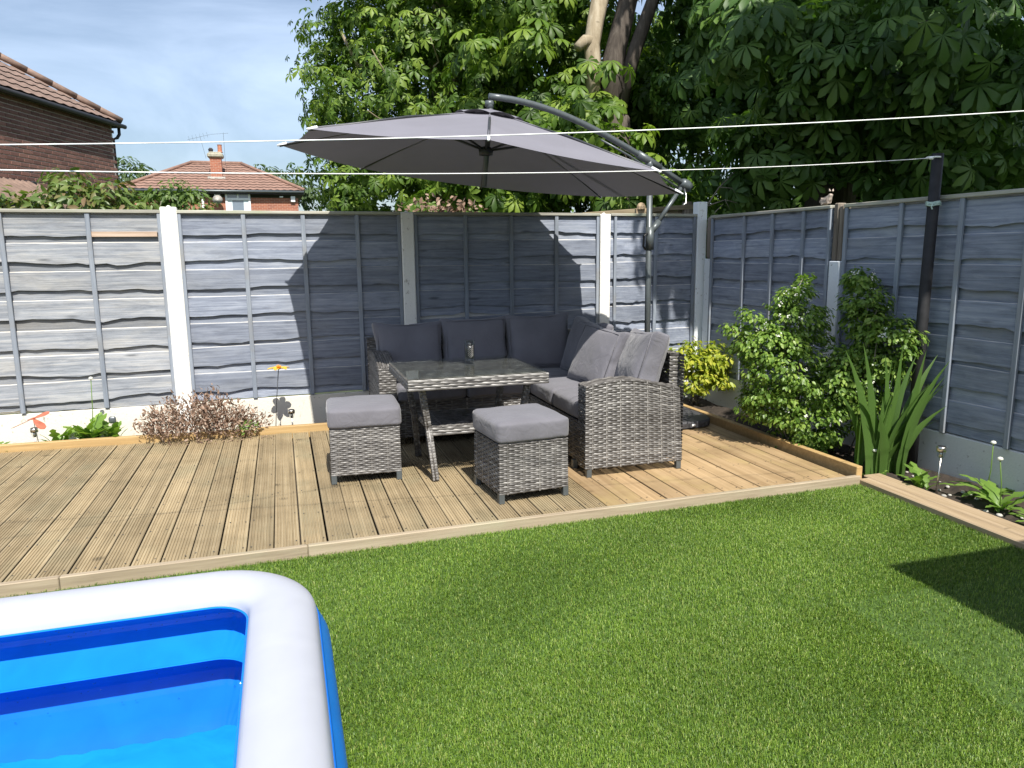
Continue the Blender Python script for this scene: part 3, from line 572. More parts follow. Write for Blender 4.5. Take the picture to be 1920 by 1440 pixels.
for y0, y1, lb in ((2.88,1.27,'shaded grey gravel board behind white flowering shrub'),(1.14,-.69,'pale grey concrete gravel board behind solar light at right'),(-.81,-2.6,'pale concrete gravel board beyond right edge of view')):
    o = MB().box((0,0,0),(y0-y1,.05,.35),0,.006).build('gravel_board', 'gravel_grey'); o.location = (RX((y0+y1)/2)+.012,(y0+y1)/2,.035); o.rotation_euler.z = -math.pi/2+.03; tag(o, lb, 'gravel board', 'concrete gravel boards')
# neighbour's brown fence seen over the corner
nf = thing('neighbour_fence', (5.2,4.1,0), 'old brown timber fence beyond the corner, seen above grey panel', 'fence')
for k in range(9): MB().box((4.45+k*.165,4.02+.01*(k%2),.9),(.16,.014,1.82+.012*k),0,.002).build('fence_board', 'brownfence', nf)
MB().bar((4.36,3.98,1.79),(5.85,3.98,1.90),.045,.05,.004).build('top_rail', 'brownfence', nf); MB().box((5.62,3.99,.95),(.09,.06,1.98),0,.004).build('post', 'oldwood', nf); MB().bar((4.36,3.985,1.70),(5.85,3.985,1.80),.03,.035,.003).build('rail', 'brownfence', nf)
wb = thing('wooden_block', (4.86,3.6,1.76), 'small pale wooden block with rounded knob above the fence, left of parasol pole', 'wood block')
MB().box((4.86,3.6,1.79),(.13,.05,.10),0,.006).build('block', 'plank', wb); MB().lathe([(.045,-.03),(.045,0),(.03,.03),(0,.04)],(4.845,3.575,1.86),10).build('knob', 'plank', wb); MB().box((4.86,3.6,.78),(.06,.05,1.92),0,.004).build('stake', 'oldwood', wb)

# ------------------------------------------------------------------ garden furniture
def wovenbar(mb, a, b, w, seed=0, rp_=.017, light=0):
    a, b = Vector(a), Vector(b); d = (b-a); ln = d.length; d.normalize(); s = d.cross(Vector((0,1,0))).normalized()*w/2; f = s.cross(d).normalized()*w/2; rows = max(4, int(ln/rp_))
    for i, (p, q) in enumerate(((s,f),(f,-s),(-s,-f),(-f,s))):
        n = (p+q).normalized(); c0, c1 = p-q*0, q
        k0 = p+(-q if False else Vector((0,0,0)))
    cs = [s+f, -s+f, -s-f, s-f]
    for i in range(4):
        p, q = cs[i], cs[(i+1)%4]; n = (p+q).normalized(); weave(mb, quadP(a+p, a+q, b+q, b+p, n), rows, 2, .002, seed+i, .002, light=light)
    mb.box((a+b)/2, (.86*w,.86*w,ln), T=(b-a).to_track_quat('Z','Y').to_matrix()); mb.c += [TONES[1]]*8
def stool(loc, rz, label, seed):
    t = thing('footstool', loc, label, 'footstool', 'grey wicker footstools', R(rz), False); h = .345; w = .215
    cs = [(-w,-w),(w,-w),(w,w),(-w,w)]
    for i in range(4):
        a, b = cs[i], cs[(i+1)%4]; n = Vector(((a[0]+b[0])/2,(a[1]+b[1])/2,0)).normalized(); mb = MB()
        weave(mb, quadP((*a,.052),(*b,.052),(b[0]*.985,b[1]*.985,h),(a[0]*.985,a[1]*.985,h), n), 23, 13, .0032, seed+i, .0032); mb.build('woven_side', 'wicker', t, True)
    MB().box((0,0,.2),(.405,.405,.28)).build('inner_frame', 'black', t)
    mb = MB(); weave(mb, quadP((-w,-w,h),(w,-w,h),(w,w,h),(-w,w,h),(0,0,1)), 16, 8, .003, seed+9, .003); mb.build('woven_top', 'wicker', t, True)
    for (x, y) in cs: MB().box((x*.93,y*.93,.03),(.034,.034,.06),0,.003).build('leg', 'pole', t)
    c = softbox(.445,.445,.122,.022,14,.014,.0028,seed); o = c.build('cushion', 'fabric', t, True); o.location = (0,0,h+.064)
    return t
stool((1.705,1.19,0), -3.2, 'left grey wicker footstool with grey cushion, nearest the dead shrub', 100)
stool((2.553,.530,0), 5., 'front grey wicker footstool with grey cushion, between table and lawn', 200)

sofa = thing('corner_sofa', (2.8,2.1,0), 'L shaped grey wicker corner sofa in front of the fence', 'sofa')
def arm(a, d, nrm, ln, th, prof, seed, taperx=0, name='arm'):
    """woven arm: from a along d (length ln), thickness th along -nrm, top heights from prof(s 0..1)"""
    a, d, nrm = Vector(a), Vector(d), Vector(nrm); mb = MB(); z0 = .055
    def P(off, sgn):
        def f(u, v):
            zt = prof(u); p = a+d*(ln*u)+nrm*off; x = -taperx*v*u; return Vector((p.x+d.x*x, p.y+d.y*x, z0+(zt-z0)*v)), nrm*sgn
        return f
    weave(mb, P(0,1), 37, 21, .0035, seed, .0035)
    weave(mb, P(-th,-1), 31, 10, .004, seed+1, .004)
    for u, sg in ((0,-1),(1,1)):
        def Q(s, v, u=u): zt = prof(u); p = a+d*(ln*u-taperx*v*u)+nrm*(-th*s); return Vector((p.x,p.y,z0+(zt-z0)*v)), d*sg
        weave(mb, Q, 31, 4, .003, seed+2, .003)
    def Tp(u, v): p = a+d*((ln-taperx)*u)+nrm*(-th*v); return Vector((p.x,p.y,prof(u)+.002)), Vector((0,0,1))
    weave(mb, Tp, 7, 14, .003, seed+4, .004)
    return mb.build(name, 'wicker', sofa, True)
arm((3.005,.605,0),(1,0,0),(0,-1,0),.68,.125,lambda u: .585+.032*math.sin(math.pi*min(1,u*1.15))-.045*u**3, 301, .03, 'right_arm')
arm((1.885,2.44,0),(0,-1,0),(-1,0,0),.66,.125,lambda u: .60+.07*math.sin(math.pi*(.18+.82*u))-.012*u, 321, 0, 'left_arm')
def wpanel(name, a, b, z0, z1, n, rows, cols, seed):
    mb = MB(); weave(mb, quadP((*a,z0),(*b,z0),(*b,z1),(*a,z1), n), rows, cols, .004, seed, .004); return mb.build(name, 'wicker', sofa, True)
wpanel('seat_front', (2.01,1.80),(3.03,1.80),.06,.33,(0,-1,0),15,26,331); wpanel('seat_front', (3.03,1.80),(3.03,.73),.06,.33,(-1,0,0),15,26,333)
MB().box((2.85,2.10,.19),(1.68,.58,.26)).build('seat_frame', 'black', sofa); MB().box((3.34,1.26,.19),(.60,1.05,.262)).build('seat_frame', 'black', sofa)
wpanel('back_panel', (1.90,2.395),(3.64,2.395),.33,.745,(0,-1,0),22,44,341); wpanel('back_panel', (3.71,2.45),(1.88,2.45),.06,.745,(0,1,0),32,44,342)
wpanel('back_panel', (3.655,2.40),(3.655,.735),.33,.745,(-1,0,0),22,40,343); wpanel('back_panel', (3.715,.66),(3.715,2.45),.06,.745,(1,0,0),32,40,344)
mb = MB(); weave(mb, quadP((3.65,.735,.06),(3.715,.735,.06),(3.715,.735,.745),(3.65,.735,.745),(0,-1,0)), 34, 2, .004, 345, .004); weave(mb, quadP((3.65,.73,.747),(3.715,.73,.747),(3.715,2.45,.747),(3.65,2.45,.747),(0,0,1)), 60, 2, .003, 346, .003); mb.build('back_edge', 'wicker', sofa, True)
mb = MB(); weave(mb, quadP((1.88,2.39,.747),(3.715,2.39,.747),(3.715,2.455,.747),(1.88,2.455,.747),(0,0,1)), 4, 44, .003, 347, .003); mb.build('back_edge', 'wicker', sofa, True)
for x, y in ((3.035,.625),(3.665,.625),(1.91,1.80),(1.99,1.80),(3.05,1.75),(3.67,2.42),(1.91,2.42),(3.03,.85)): MB().box((x,y,.03),(.034,.034,.06),0,.003).build('leg', 'pole', sofa)
for (cx,cy,w,d,sd) in ((2.275,2.055,.52,.56,1),(2.80,2.055,.52,.56,2),(3.355,2.055,.57,.56,3),(3.33,1.53,.60,.50,4),(3.33,1.005,.60,.545,5)):
    c = softbox(w,d,.125,.028,13,.012,.003,400+sd); o = c.build('seat_cushion', 'fabric', sofa, True); o.location = (cx,cy,.392)
def backcushion(loc, rz, lean, w, h, label, seed, roll=0):
    c = softbox(w,h,.135,.03,20,.034,.0055,seed,None,.028); o = c.build('back_cushion', 'fabric', None, True)
    o.matrix_world = Matrix.Translation(loc) @ Matrix.Rotation(rz,4,'Z') @ Matrix.Rotation(R(90)-lean,4,'X') @ Matrix.Rotation(roll,4,'Z')
    q = .012; m2 = MB(); pts = [(-w/2+q,-h/2+q),(w/2-q,-h/2+q),(w/2-q,h/2-q),(-w/2+q,h/2-q),(-w/2+q,-h/2+q)]
    for zz in (.062,): m2.tube([(x,y,zz) for x, y in pts], .0038, 5)
    m2.build('piping', 'fabric', o, True)
    return tag(o, label, 'cushion', 'grey back cushions on the corner sofa')
G = [((2.185,2.27,.650),0,R(13),.505,.41,'leftmost grey back cushion on the sofa, in shade',R(-.5)),((2.725,2.27,.662),0,R(13),.505,.42,'grey back cushion behind the glass tumbler, second from left',R(.5)),
     ((3.255,2.24,.668),R(-4),R(15),.51,.43,'grey back cushion in the corner of the sofa, third from left',R(1.2)),((3.50,1.80,.655),R(-88),R(17),.49,.42,'dark shaded grey cushion just right of the sofa corner',R(-2)),
     ((3.43,1.37,.645),R(-82),R(20),.50,.42,'grey cushion half in sunlight leaning between two others on right wing',R(-4)),((3.51,.885,.655),R(-101),R(19),.50,.43,'sunlit puffy grey cushion nearest the right arm of sofa',R(4))]
for i, (lc, rz, ln, w, h, lb, rl) in enumerate(G): backcushion(lc, rz, ln, w, h, lb, 500+i, rl)

tab = thing('dining_table', (2.37,1.2,0), 'square grey wicker garden table with dark glass top', 'table')
x0, x1, y0, y1, H = 1.935,2.822,.765,1.585,.668
for i, (a, b, n) in enumerate((((x0,y0),(x1,y0),(0,-1,0)),((x1,y0),(x1,y1),(1,0,0)),((x1,y1),(x0,y1),(0,1,0)),((x0,y1),(x0,y0),(-1,0,0)))):
    mb = MB(); weave(mb, quadP((*a,H-.075),(*b,H-.075),(*b,H-.008),(*a,H-.008),n), 4, 17, .004, 601+i, .004, light=2 if i == 0 else 0); mb.build('woven_apron', 'wicker', tab, True)  # front apron strands toned lighter, as if sunlit
mb = MB(); weave(mb, quadP((x0,y0,H-.012),(x1,y0,H-.012),(x1,y1,H-.012),(x0,y1,H-.012),(0,0,1)), 40, 17, .003, 611, .003); mb.build('woven_top', 'wicker', tab, True)
MB().box(((x0+x1)/2,(y0+y1)/2,H-.045),(x1-x0-.02,y1-y0-.02,.05)).build('top_frame', 'black', tab)
MB().box(((x0+x1)/2,(y0+y1)/2,H),(x1-x0-.006,y1-y0-.006,.006),0,.002).build('glass_top', 'glass', tab)
for sx, sy in ((0,0),(1,0),(0,1),(1,1)):
    mx_ = lambda x: x if not sx else x0+x1-x
    my_ = lambda y: y if not sy else y0+y1-y
    mb = MB(); wovenbar(mb, (mx_(2.075),my_(.905),.33),(mx_(2.035),my_(.885),.60),.038,620); wovenbar(mb, (mx_(2.105),my_(.865),.004),(mx_(2.075),my_(.905),.335),.038,640,light=3 if not sy else 0); mb.build('leg', 'wicker', tab, True)  # paler strands paint sunlight on the lower front legs
mb = MB(); a, b, c, d = 2.10,2.657,.925,1.425
for i, (p, q, n) in enumerate((((a,c),(b,c),(0,-1,0)),((b,c),(b,d),(1,0,0)),((b,d),(a,d),(0,1,0)),((a,d),(a,c),(-1,0,0)))): weave(mb, quadP((*p,.272),(*q,.272),(*q,.325),(*p,.325),n), 3, 11, .004, 660+i, .004, light=1)  # shelf rim strands a tone paler, painting in its lit edge
weave(mb, quadP((a,c,.327),(b,c,.327),(b,d,.327),(a,d,.327),(0,0,1)), 20, 11, .003, 670, .003); mb.build('shelf', 'wicker', tab, True)
tm = thing('glass_tumbler', (2.45,1.325,.6715), 'tall clear glass tumbler of dark drink on the table', 'glass')
MB().lathe([(.030,0),(.034,.004),(.033,.02),(.0345,.08),(.037,.15),(.0345,.15),(.032,.08),(.030,.024),(0,.022)],(2.45,1.325,.6715),18).build('glass_body', 'clear', tm, True)
MB().lathe([(.0295,.026),(.0315,.08),(.0335,.118),(0,.119)],(2.45,1.325,.6715),16).build('dark_drink', 'drink', tm, True)
for k in range(3):
    a = k*2.1; MB().box((2.45+.012*math.cos(a),1.325+.012*math.sin(a),.6715+.125+.006*k),(.022,.02,.02),a,.004).build('ice_cube', 'clear', tm)
mb = MB()
for k in range(6):
    z = .6715+.036+k*.013
    for s in (-1,1): mb.tube([(2.45,1.325-.0352,z),(2.45+s*.010,1.325-.0340,z+.008),(2.45+s*.019,1.325-.0305,z+.017)], .0011, 4)
mb.build('etched_leaf_pattern', 'silver', tm)

# ------------------------------------------------------------------ cantilever parasol
par = thing('cantilever_parasol', (4.13,1.985,0), 'large grey octagonal cantilever parasol over the sofa', 'parasol')
Cc = Vector((2.709,1.829,1.998)); nn = Vector((.117,-.03,1)).normalized(); e1 = Vector((0,1,0)).cross(nn).normalized(); e2 = nn.cross(e1); RR = 1.461; rot = -.243; RISE = .405
corner = [Cc+(e1*math.cos(rot+R(45)*k)+e2*math.sin(rot+R(45)*k))*RR for k in range(8)]; apex = Cc+nn*RISE
NR, NA = 9, 8
for k in range(8):
    a, b = corner[k], corner[(k+1)%8]; vs = []; fs = []; mb = MB()
    for i in range(NR+1):
        t = .012+(1-.012)*i/NR
        for j in range(NA+1):
            s = j/NA; edge = a.lerp(b, s); q = 4*s*(1-s)
            p = apex.lerp(edge, t*(1-.018*q)); p += nn*(-.020*q*t+.008*math.sin(math.pi*t)); vs.append(p)
    for i in range(NR):
        for j in range(NA): q = i*(NA+1)+j; fs.append((q,q+NA+1,q+NA+2,q+1))
    mb.add(vs, fs); mb.build('canopy_panel', 'canopy', par, True)
for k in range(8):
    a, b = corner[k], corner[(k+1)%8]; mb = MB(); vs = []; fs = []
    for i in range(4):
        t = .02+.155*i/3
        for j in range(7):
            s = j/6; q = 4*s*(1-s); p = apex.lerp(a.lerp(b, s), t*(1+.02*q)); p += nn*(.020-.01*t+.020*q*i/3); vs.append(p)
    for i in range(3):
        for j in range(6): q = i*7+j; fs.append((q,q+7,q+8,q+1))
    mb.add(vs, fs); mb.build('vent_cap', 'canopy', par, True)
for k in range(8):
    sm = MB(); sm.tube([apex.lerp(corner[k], t)+nn*(.0035+.008*math.sin(math.pi*t)) for t in np.linspace(.1,.985,10)], .0042, 5); sm.build('panel_seam', 'canopy', par, True)
hub = Cc+nn*.13
for k in range(8):
    rb = MB(); pa = apex.lerp(corner[k], .03)-nn*.015; mid = apex.lerp(corner[k], .5)+nn*.018
    rb.tube([pa, mid, corner[k]-nn*.006], .0085, 6); o = rb.build('rib', 'darkmetal', par, True)
    st = MB(); st.tube([hub, apex.lerp(corner[k], .36)+nn*.01], .008, 6); st.build('strut', 'darkmetal', o, True)
    d = (corner[k]-apex).normalized(); tp = MB(); tp.tube([corner[k]-d*.05+nn*.004, corner[k]+d*.018], [.013,.007], 6); tp.build('rib_tip', 'upvc', o, True)
sh = MB(); sh.tube([apex+nn*.03, Cc-Vector((.0,0,.12))], .019, 10); sh.build('centre_shaft', 'pole', par, True)
MB().lathe([(.02,-.035),(.05,-.03),(.055,.01),(.03,.03)], hub, 12).build('runner', 'darkmetal', par, True)
HT = Vector((2.757,1.832,2.505))
hm = MB(); hm.tube([apex+nn*.02, Vector((2.757,1.832,2.47))], .024, 10); hm.lathe([(.03,-.02),(.034,0),(.03,.02)], (2.757,1.832,2.455), 12); hm.build('boom_hanger', 'pole', par, True)
bpts = []
P0, P1, P2, P3 = HT, Vector((3.22,1.87,2.50)), Vector((3.62,1.915,2.33)), Vector((4.10,1.98,2.115))
for i in range(17):
    t = i/16; bpts.append(P0*(1-t)**3+P1*3*t*(1-t)**2+P2*3*t*t*(1-t)+P3*t**3)
KN = Vector((4.475,2.03,1.930))
bm_ = MB(); bm_.tube(bpts+[bpts[-1].lerp(KN, .35), KN], .0235, 12); bm_.build('curved_boom', 'pole', par, True)
MB().tube([P3+Vector((-.10,-.012,.045)), P3, P3.lerp(KN,.3)], .031, 12).build('boom_sleeve', 'pole', par, True)
MB().tube([bpts[11]-Vector((0,0,.05)), bpts[14]-Vector((0,0,.05)), P3-Vector((0,0,.06)), KN-Vector((.05,0,.03))], .0075, 6).build('tension_rod', 'pole', par, True)
T_ = (KN-P3).to_track_quat('Z','Y').to_matrix()
kn = MB(); kn.lathe([(.03,-.06),(.042,-.04),(.047,0),(.040,.035),(0,.045)], KN, 14, T_); o = kn.build('winder_housing', 'pole', par, True)
cr_ = MB(); cr_.tube([KN+Vector((-.045,-.05,-.03)), KN+Vector((-.04,-.075,-.09)), KN+Vector((-.045,-.08,-.15)), KN+Vector((-.075,-.09,-.16))], .007, 6); cr_.build('crank_handle', 'silver', o, True)
COLR = Vector((4.13,1.985,1.545))
MB().tube([KN+Vector((-.05,-.005,-.02)), COLR+Vector((.06,.006,.07))], .0175, 10).build('strut_arm', 'pole', par, True)
po = MB(); po.tube([(4.13,1.985,.05),(4.12,1.985,2.09)], .024, 14); po.build('pole', 'pole', par, True)
pc = MB(); pc.tube([COLR+Vector((0,0,-.13)), COLR+Vector((0,0,.05))], .0335, 14); pc.tube([COLR+Vector((.0,0,0)), COLR+Vector((.085,.008,.095))], .027, 10); MB().tube([(4.13,1.985,.60),(4.13,1.985,.70)], .030, 12).build('pole_joint', 'pole', par, True); o = pc.build('collar', 'pole', par, True)
MB().tube([COLR+Vector((-.03,-.02,.0)), COLR+Vector((-.065,-.03,-.02)), COLR+Vector((-.07,-.03,-.10)), COLR+Vector((-.05,-.03,-.13))], .009, 6).build('clamp_lever', 'black', o, True)
ph = MB(); ph.tube([(4.118,1.985,2.03),(4.11,1.98,2.12)], .030, 10); ph.build('pole_hinge', 'pole', par, True)
for qx, qy in ((1,-1),(-1,-1),(1,1),(-1,1)):
    w, r = .435, .20; pts = [(.02,.02),(w,.02)]+[(w-r+r*math.cos(a),w-r+r*math.sin(a)) for a in np.linspace(0,math.pi/2,9)]+[(.02,w)]
    vs = []; n = len(pts); mb = MB()
    for z, k in ((.012,1),(.05,1),(.062,.975)): vs += [(4.13+qx*x*k, 1.985+qy*y*k, z) for x, y in pts]
    fs = [tuple(range(2*n,3*n))]+[(i+l*n,(i+1)%n+l*n,(i+1)%n+(l+1)*n,i+(l+1)*n) for i in range(n) for l in (0,1)]
    mb.add(vs, fs)
    for k in range(7): rr_ = .10+k*.048; mb.tube([(4.13+qx*rr_*math.cos(a),1.985+qy*rr_*math.sin(a),.0635) for a in np.linspace(.12,1.45,8)], .0035, 4)
    o = mb.build('base_weight', 'base', par)
    if (qx,qy) == (1,-1): MB().box((4.13+.20,1.985-.437,.034),(.035,.008,.018),0,.002).build('filler_cap', 'upvc', o)
MB().bar((3.72,1.985,.03),(4.54,1.985,.03),.04,.03).build('cross_foot', 'pole', par)

# ------------------------------------------------------------------ clothes lines and poles
cpz = MB(); cpz.tube([(5.255,.30,-.1),(5.25,.302,.9),(5.262,.30,1.99)], [.038,.036,.034], 10); cl = cpz.build('clothes_pole', 'blackpole', loc=(5.255,.30,-.1), smooth=True); tag(cl, 'tall black clothes pole standing against the right fence', 'pole')
kt = MB()
for z in (1.672,1.682,1.69): kt.tube([(5.258+.041*math.cos(a),.30+.041*math.sin(a),z+.004*math.sin(3*a)) for a in np.linspace(0,6.3,14)], .005, 5)
kt.tube([(5.22,.27,1.675),(5.205,.262,1.66),(5.212,.26,1.645)], .0045, 5); o = kt.build('cord_tie', 'knot', cl); o.location = -cl.location
def line(name, a, b, sag, label):
    a, b = Vector(a), Vector(b); mb = MB(); pts = [a.lerp(b, i/40)+Vector((0,0,-sag*4*(i/40)*(1-i/40))) for i in range(41)]; mb.tube(pts, .0023, 6); return tag(mb.build(name, 'rope', loc=tuple(a), smooth=True), label, 'clothes line', 'white washing lines')
l2 = line('washing_line', (5.225,.285,1.962),(-2.35,-1.10,1.70),.11,'lower white washing line tied to the black pole'); 
kk = MB(); kk.tube([(5.228+.04*math.cos(a),.30+.04*math.sin(a),1.965) for a in np.linspace(0,6.3,12)], .005, 5); kk.lathe([(0,-.02),(.009,-.01),(.008,.012),(0,.02)],(5.19,.279,1.958),8,Matrix.Rotation(R(90),3,'Y')); o = kk.build('knot', 'rope', l2); o.location = -l2.location
line('washing_line', (5.75,-1.44,2.071),(-2.35,-.17,1.78),.115,'upper white washing line crossing the whole view'); 
for (x, y, h, lb) in ((-2.38,-1.10,1.76,'clothes post out of view at left holding lower line'),(-2.38,-.17,1.84,'clothes post out of view at left holding upper line'),(5.78,-1.44,2.12,'clothes post out of view at right holding upper line')):
    m2 = MB(); m2.tube([(x,y,-.1),(x,y,h)], .035, 10); tag(m2.build('clothes_post', 'blackpole', loc=(x,y,-.1), smooth=True), lb, 'pole')

# ------------------------------------------------------------------ inflatable pool
pool = thing('paddling_pool', (.0,-2.0,-.085), 'large blue inflatable paddling pool with fat white rim', 'paddling pool')
def ring(prof, hx, hy, r, cx, cy, mb, nc=14, wob=0, pucker=0):
    """sweep profile (offset outward, z) round a rounded rectangle"""
    def loop(o, pk=0):
        rr0 = max(.02, r+o); pts = []
        for (sx, sy, a0) in ((1,1,0),(-1,1,90),(-1,-1,180),(1,-1,270)):
            for i in range(nc+1): a = R(a0+90*i/nc); rr = rr0+pk*math.sin(i*1.9)*math.sin(math.pi*i/nc)*(1+.5*math.sin(i*.7)); pts.append((cx+sx*(hx-r)+rr*math.cos(a), cy+sy*(hy-r)+rr*math.sin(a)))
        out = []   # subdivide straights
        for i in range(len(pts)):
            p, q = pts[i], pts[(i+1)%len(pts)]; d = math.hypot(q[0]-p[0],q[1]-p[1]); k = 14 if d > .5 else 1
            for j in range(k): out.append((p[0]+(q[0]-p[0])*j/k, p[1]+(q[1]-p[1])*j/k))
        return out
    vs = []; n = None
    for l_, (o, z) in enumerate(prof):
        lp = loop(o, pucker*math.sin(math.pi*l_/(len(prof)-1))); n = len(lp); vs += [(x, y, z+(wob*math.sin(7*x+5*y) if wob else 0)) for x, y in lp]
    fs = [(l*n+i, l*n+(i+1)%n, (l+1)*n+(i+1)%n, (l+1)*n+i) for l in range(len(prof)-1) for i in range(n)]
    mb.add(vs, fs); return n
HX, HY, RC, PCX, PCY = 1.29, .86, .215, -.09, -2.065
def spline(pts, k=4):
    out = []
    for i in range(len(pts)-1):
        p0 = pts[max(0,i-1)]; p1 = pts[i]; p2 = pts[i+1]; p3 = pts[min(len(pts)-1,i+2)]
        for j in range(k):
            t = j/k; out.append(tuple(.5*(2*b+(c-a)*t+(2*a-5*b+4*c-d)*t*t+(3*b-a-3*c+d)*t**3) for a, b, c, d in zip(p0,p1,p2,p3)))
    return out+[pts[-1]]
mb = MB(); ring(spline([(-.098,.352),(-.088,.385),(-.05,.408),(0,.415),(.05,.406),(.088,.38),(.10,.335)]), HX, HY, RC, PCX, PCY, mb); mb.build('white_top_ring', 'pool_white', pool, True)
mb = MB(); ring(spline([(.10,.335),(.128,.28),(.130,.22),(.106,.165)])+spline([(.106,.165),(.138,.11),(.138,.03),(.10,-.07)]), HX, HY, RC, PCX, PCY, mb); mb.build('outer_wall', 'pool_blue', pool, True)
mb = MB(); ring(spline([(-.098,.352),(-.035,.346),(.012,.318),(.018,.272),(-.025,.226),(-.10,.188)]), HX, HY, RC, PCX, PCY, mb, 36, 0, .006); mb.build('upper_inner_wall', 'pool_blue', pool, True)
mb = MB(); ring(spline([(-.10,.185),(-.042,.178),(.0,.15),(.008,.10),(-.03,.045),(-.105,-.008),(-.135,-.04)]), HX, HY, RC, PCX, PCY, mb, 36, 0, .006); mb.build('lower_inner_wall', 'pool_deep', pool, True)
for (o_, z_, m_) in ((-.099,.352,'pool_blue'),(-.101,.186,'pool_blue'),(.1005,.335,'pool_deep'),(.1065,.165,'pool_deep')):
    mb = MB(); ring([(o_-.004,z_),(o_,z_+.004),(o_+.004,z_),(o_,z_-.004),(o_-.004,z_)], HX, HY, RC, PCX, PCY, mb); mb.build('welded_seam', m_, pool, True)
vs = []; fs = []; NX, NY = 90, 60; hx, hy = HX-.03, HY-.03
for i in range(NX+1):
    for j in range(NY+1):
        x = -hx+2*hx*i/NX; y = -hy+2*hy*j/NY; ed = min(hx-abs(x), hy-abs(y)); z = -.022+.006*math.sin(9*x+4*math.sin(3*y))*math.exp(-ed*2)+.004*math.sin(23*y-7*x)*.5+.003*math.sin(15*x+11*y)
        z += .005*math.sin(70*(x if hy-abs(y) < hx-abs(x) else y))*math.exp(-max(0,ed-.10)*14)*(1-math.exp(-max(0,ed-.075)*40))-.006; vs.append((PCX+x, PCY+y, z))
for i in range(NX):
    for j in range(NY): a = i*(NY+1)+j; fs.append((a,a+NY+1,a+NY+2,a+1))
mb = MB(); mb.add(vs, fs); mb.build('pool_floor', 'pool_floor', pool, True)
dr = MB()
for k in range(70):
    x = rng.uniform(.1,1.05); zz = rng.choice([.06,.12,.10,.29,.30]); dr.lathe([(0,-.003),(.003,0),(0,.003)], (x, PCY+HY-.028-.004*rng.random()+(-.012 if zz < .08 else 0), zz+rng.normal()*.012), 5)
tag(dr.build('water_drops', 'clear', pool, True), kind='stuff')

# ------------------------------------------------------------------ shed added out of view (its roof corner throws the shadow at the right of the lawn)
shd = thing('added_shed', (5.0,-4.0,-.085), 'unseen timber shed added behind the viewer to throw shadow on lawn at right', 'shed')
for k in range(15): MB().box((5.1,-2.96,.0+k*.145),(2.2,.02,.143),0,.003).build('cladding_board', 'shedwood', shd); MB().box((4.0,-4.1,.0+k*.145),(.02,2.2,.143),0,.003).build('cladding_board', 'shedwood', shd)
MB().box((5.1,-4.1,1.02),(2.16,2.24,2.2)).build('shed_frame', 'shedwood', shd); MB().box((5.12,-4.05,2.20),(2.50,2.62,.07),0,.004).build('flat_roof', 'shedfelt', shd)

# ------------------------------------------------------------------ houses
HZ = R(-108.6)
h1 = thing('brick_house', (-1.86,14.06,0), 'red brick house with brown tiled hip roof at far left', 'house', None, HZ, False)
WL, WH = 6.6, 4.18
MB().box((WL/2,-3.2,WH/2-.1),(WL,6.38,WH)).build('wall', 'mortar', h1)
bme = MB().box((0,0,0),(.207,.018,.058),0,.003).mesh('brick'); bme.materials.append(M['brick']); rest = MB(); cnt = 0; cand = []
for r in range(-1, 55):
    for c in range(0, 30):
        s = (c+.5)*.225+(.1125 if r % 2 else 0)-.056; z = .03+r*.075
        if s > WL or z > WH-.10: continue
        vis = 0 if (z > 2.25 and s < 3.25) else (1 if z > 2.0 and s < 3.6 else 2); cand.append((vis, -z, s))
cand.sort(); 
for i, (v_, z, s) in enumerate(cand):
    if i < 300: o = link('brick', bme, None, h1); o.location = (s,-.0065,-z); o.rotation_euler.x = rng.normal()*.006
    else: rest.box((s,-.0065,-z),(.207,.018,.058))
tag(rest.build('bricks', 'brick', h1), kind='stuff')
def tileroof(parent, mat, ln, hip0, hip1, ov, z0, pitch, depth, course=.30, tw=.30, name='roof_tiles', lead=1):
    """wavy interlocking tiles, course over course, on a slope rising towards -y; trimmed along hips at both ends"""
    cp_, sp = math.cos(pitch), math.sin(pitch); mb = MB(); nc = int(depth/cp_/course)
    for k in range(nc):
        d0 = k*course; d1 = d0+course*1.06; xa = -ov+(d0*cp_ if hip0 else 0); xb = ln+ov-(d0*cp_ if hip1 else 0); xa1 = -ov+(d1*cp_ if hip0 else 0); xb1 = ln+ov-(d1*cp_ if hip1 else 0)
        if xb-xa < .2: break
        n = max(6, int((xb-xa)/tw*6)); vs = []
        for i in range(n+1):
            x = xa+(xb-xa)*i/n; w = .026*(.5+.5*math.cos(2*math.pi*x/tw))**1.5
            for dd, up_ in ((d0,.040),(d1,.004)):
                xx = min(max(x, xa1 if dd == d1 else xa), xb1 if dd == d1 else xb); hh = up_+w; vs.append((xx, ov-dd*cp_+hh*sp*0-hh*sp, z0+dd*sp+hh*cp_))
            vs.append((x, ov-d0*cp_, z0+d0*sp+.004))
        fs = []
        for i in range(n): a = i*3; fs += [(a,a+3,a+4,a+1)]
        mb.add(vs, fs)
    return tag(mb.build(name, mat, parent), kind='stuff')
tileroof(h1, 'tile', WL, True, False, .14, 4.10, R(33), 3.9, .30, .29)
hr = MB(); ov, pz = .14, R(33)
for k in range(14):
    t0, t1 = k*.29, k*.29+.33; p = lambda t: (-ov+t*.98, ov-t*.98, 4.16+t*math.tan(pz)); hr.tube([p(t0), p(t1)], [.065,.058], 8)
hr.build('ridge_tiles', 'tile', h1, True)
rl = MB(); rl.add([(-ov,ov,4.09),(WL+ov,ov,4.09),(WL+ov,-3.2,4.08+3.34*math.tan(pz)),(-ov+3.34,-3.2,4.08+3.34*math.tan(pz)),(-ov,-6.54,4.08)], [(0,1,2,3),(0,3,4)]); rl.build('roof', 'eave', h1)  # dark deck colour stands in for shade between tile courses
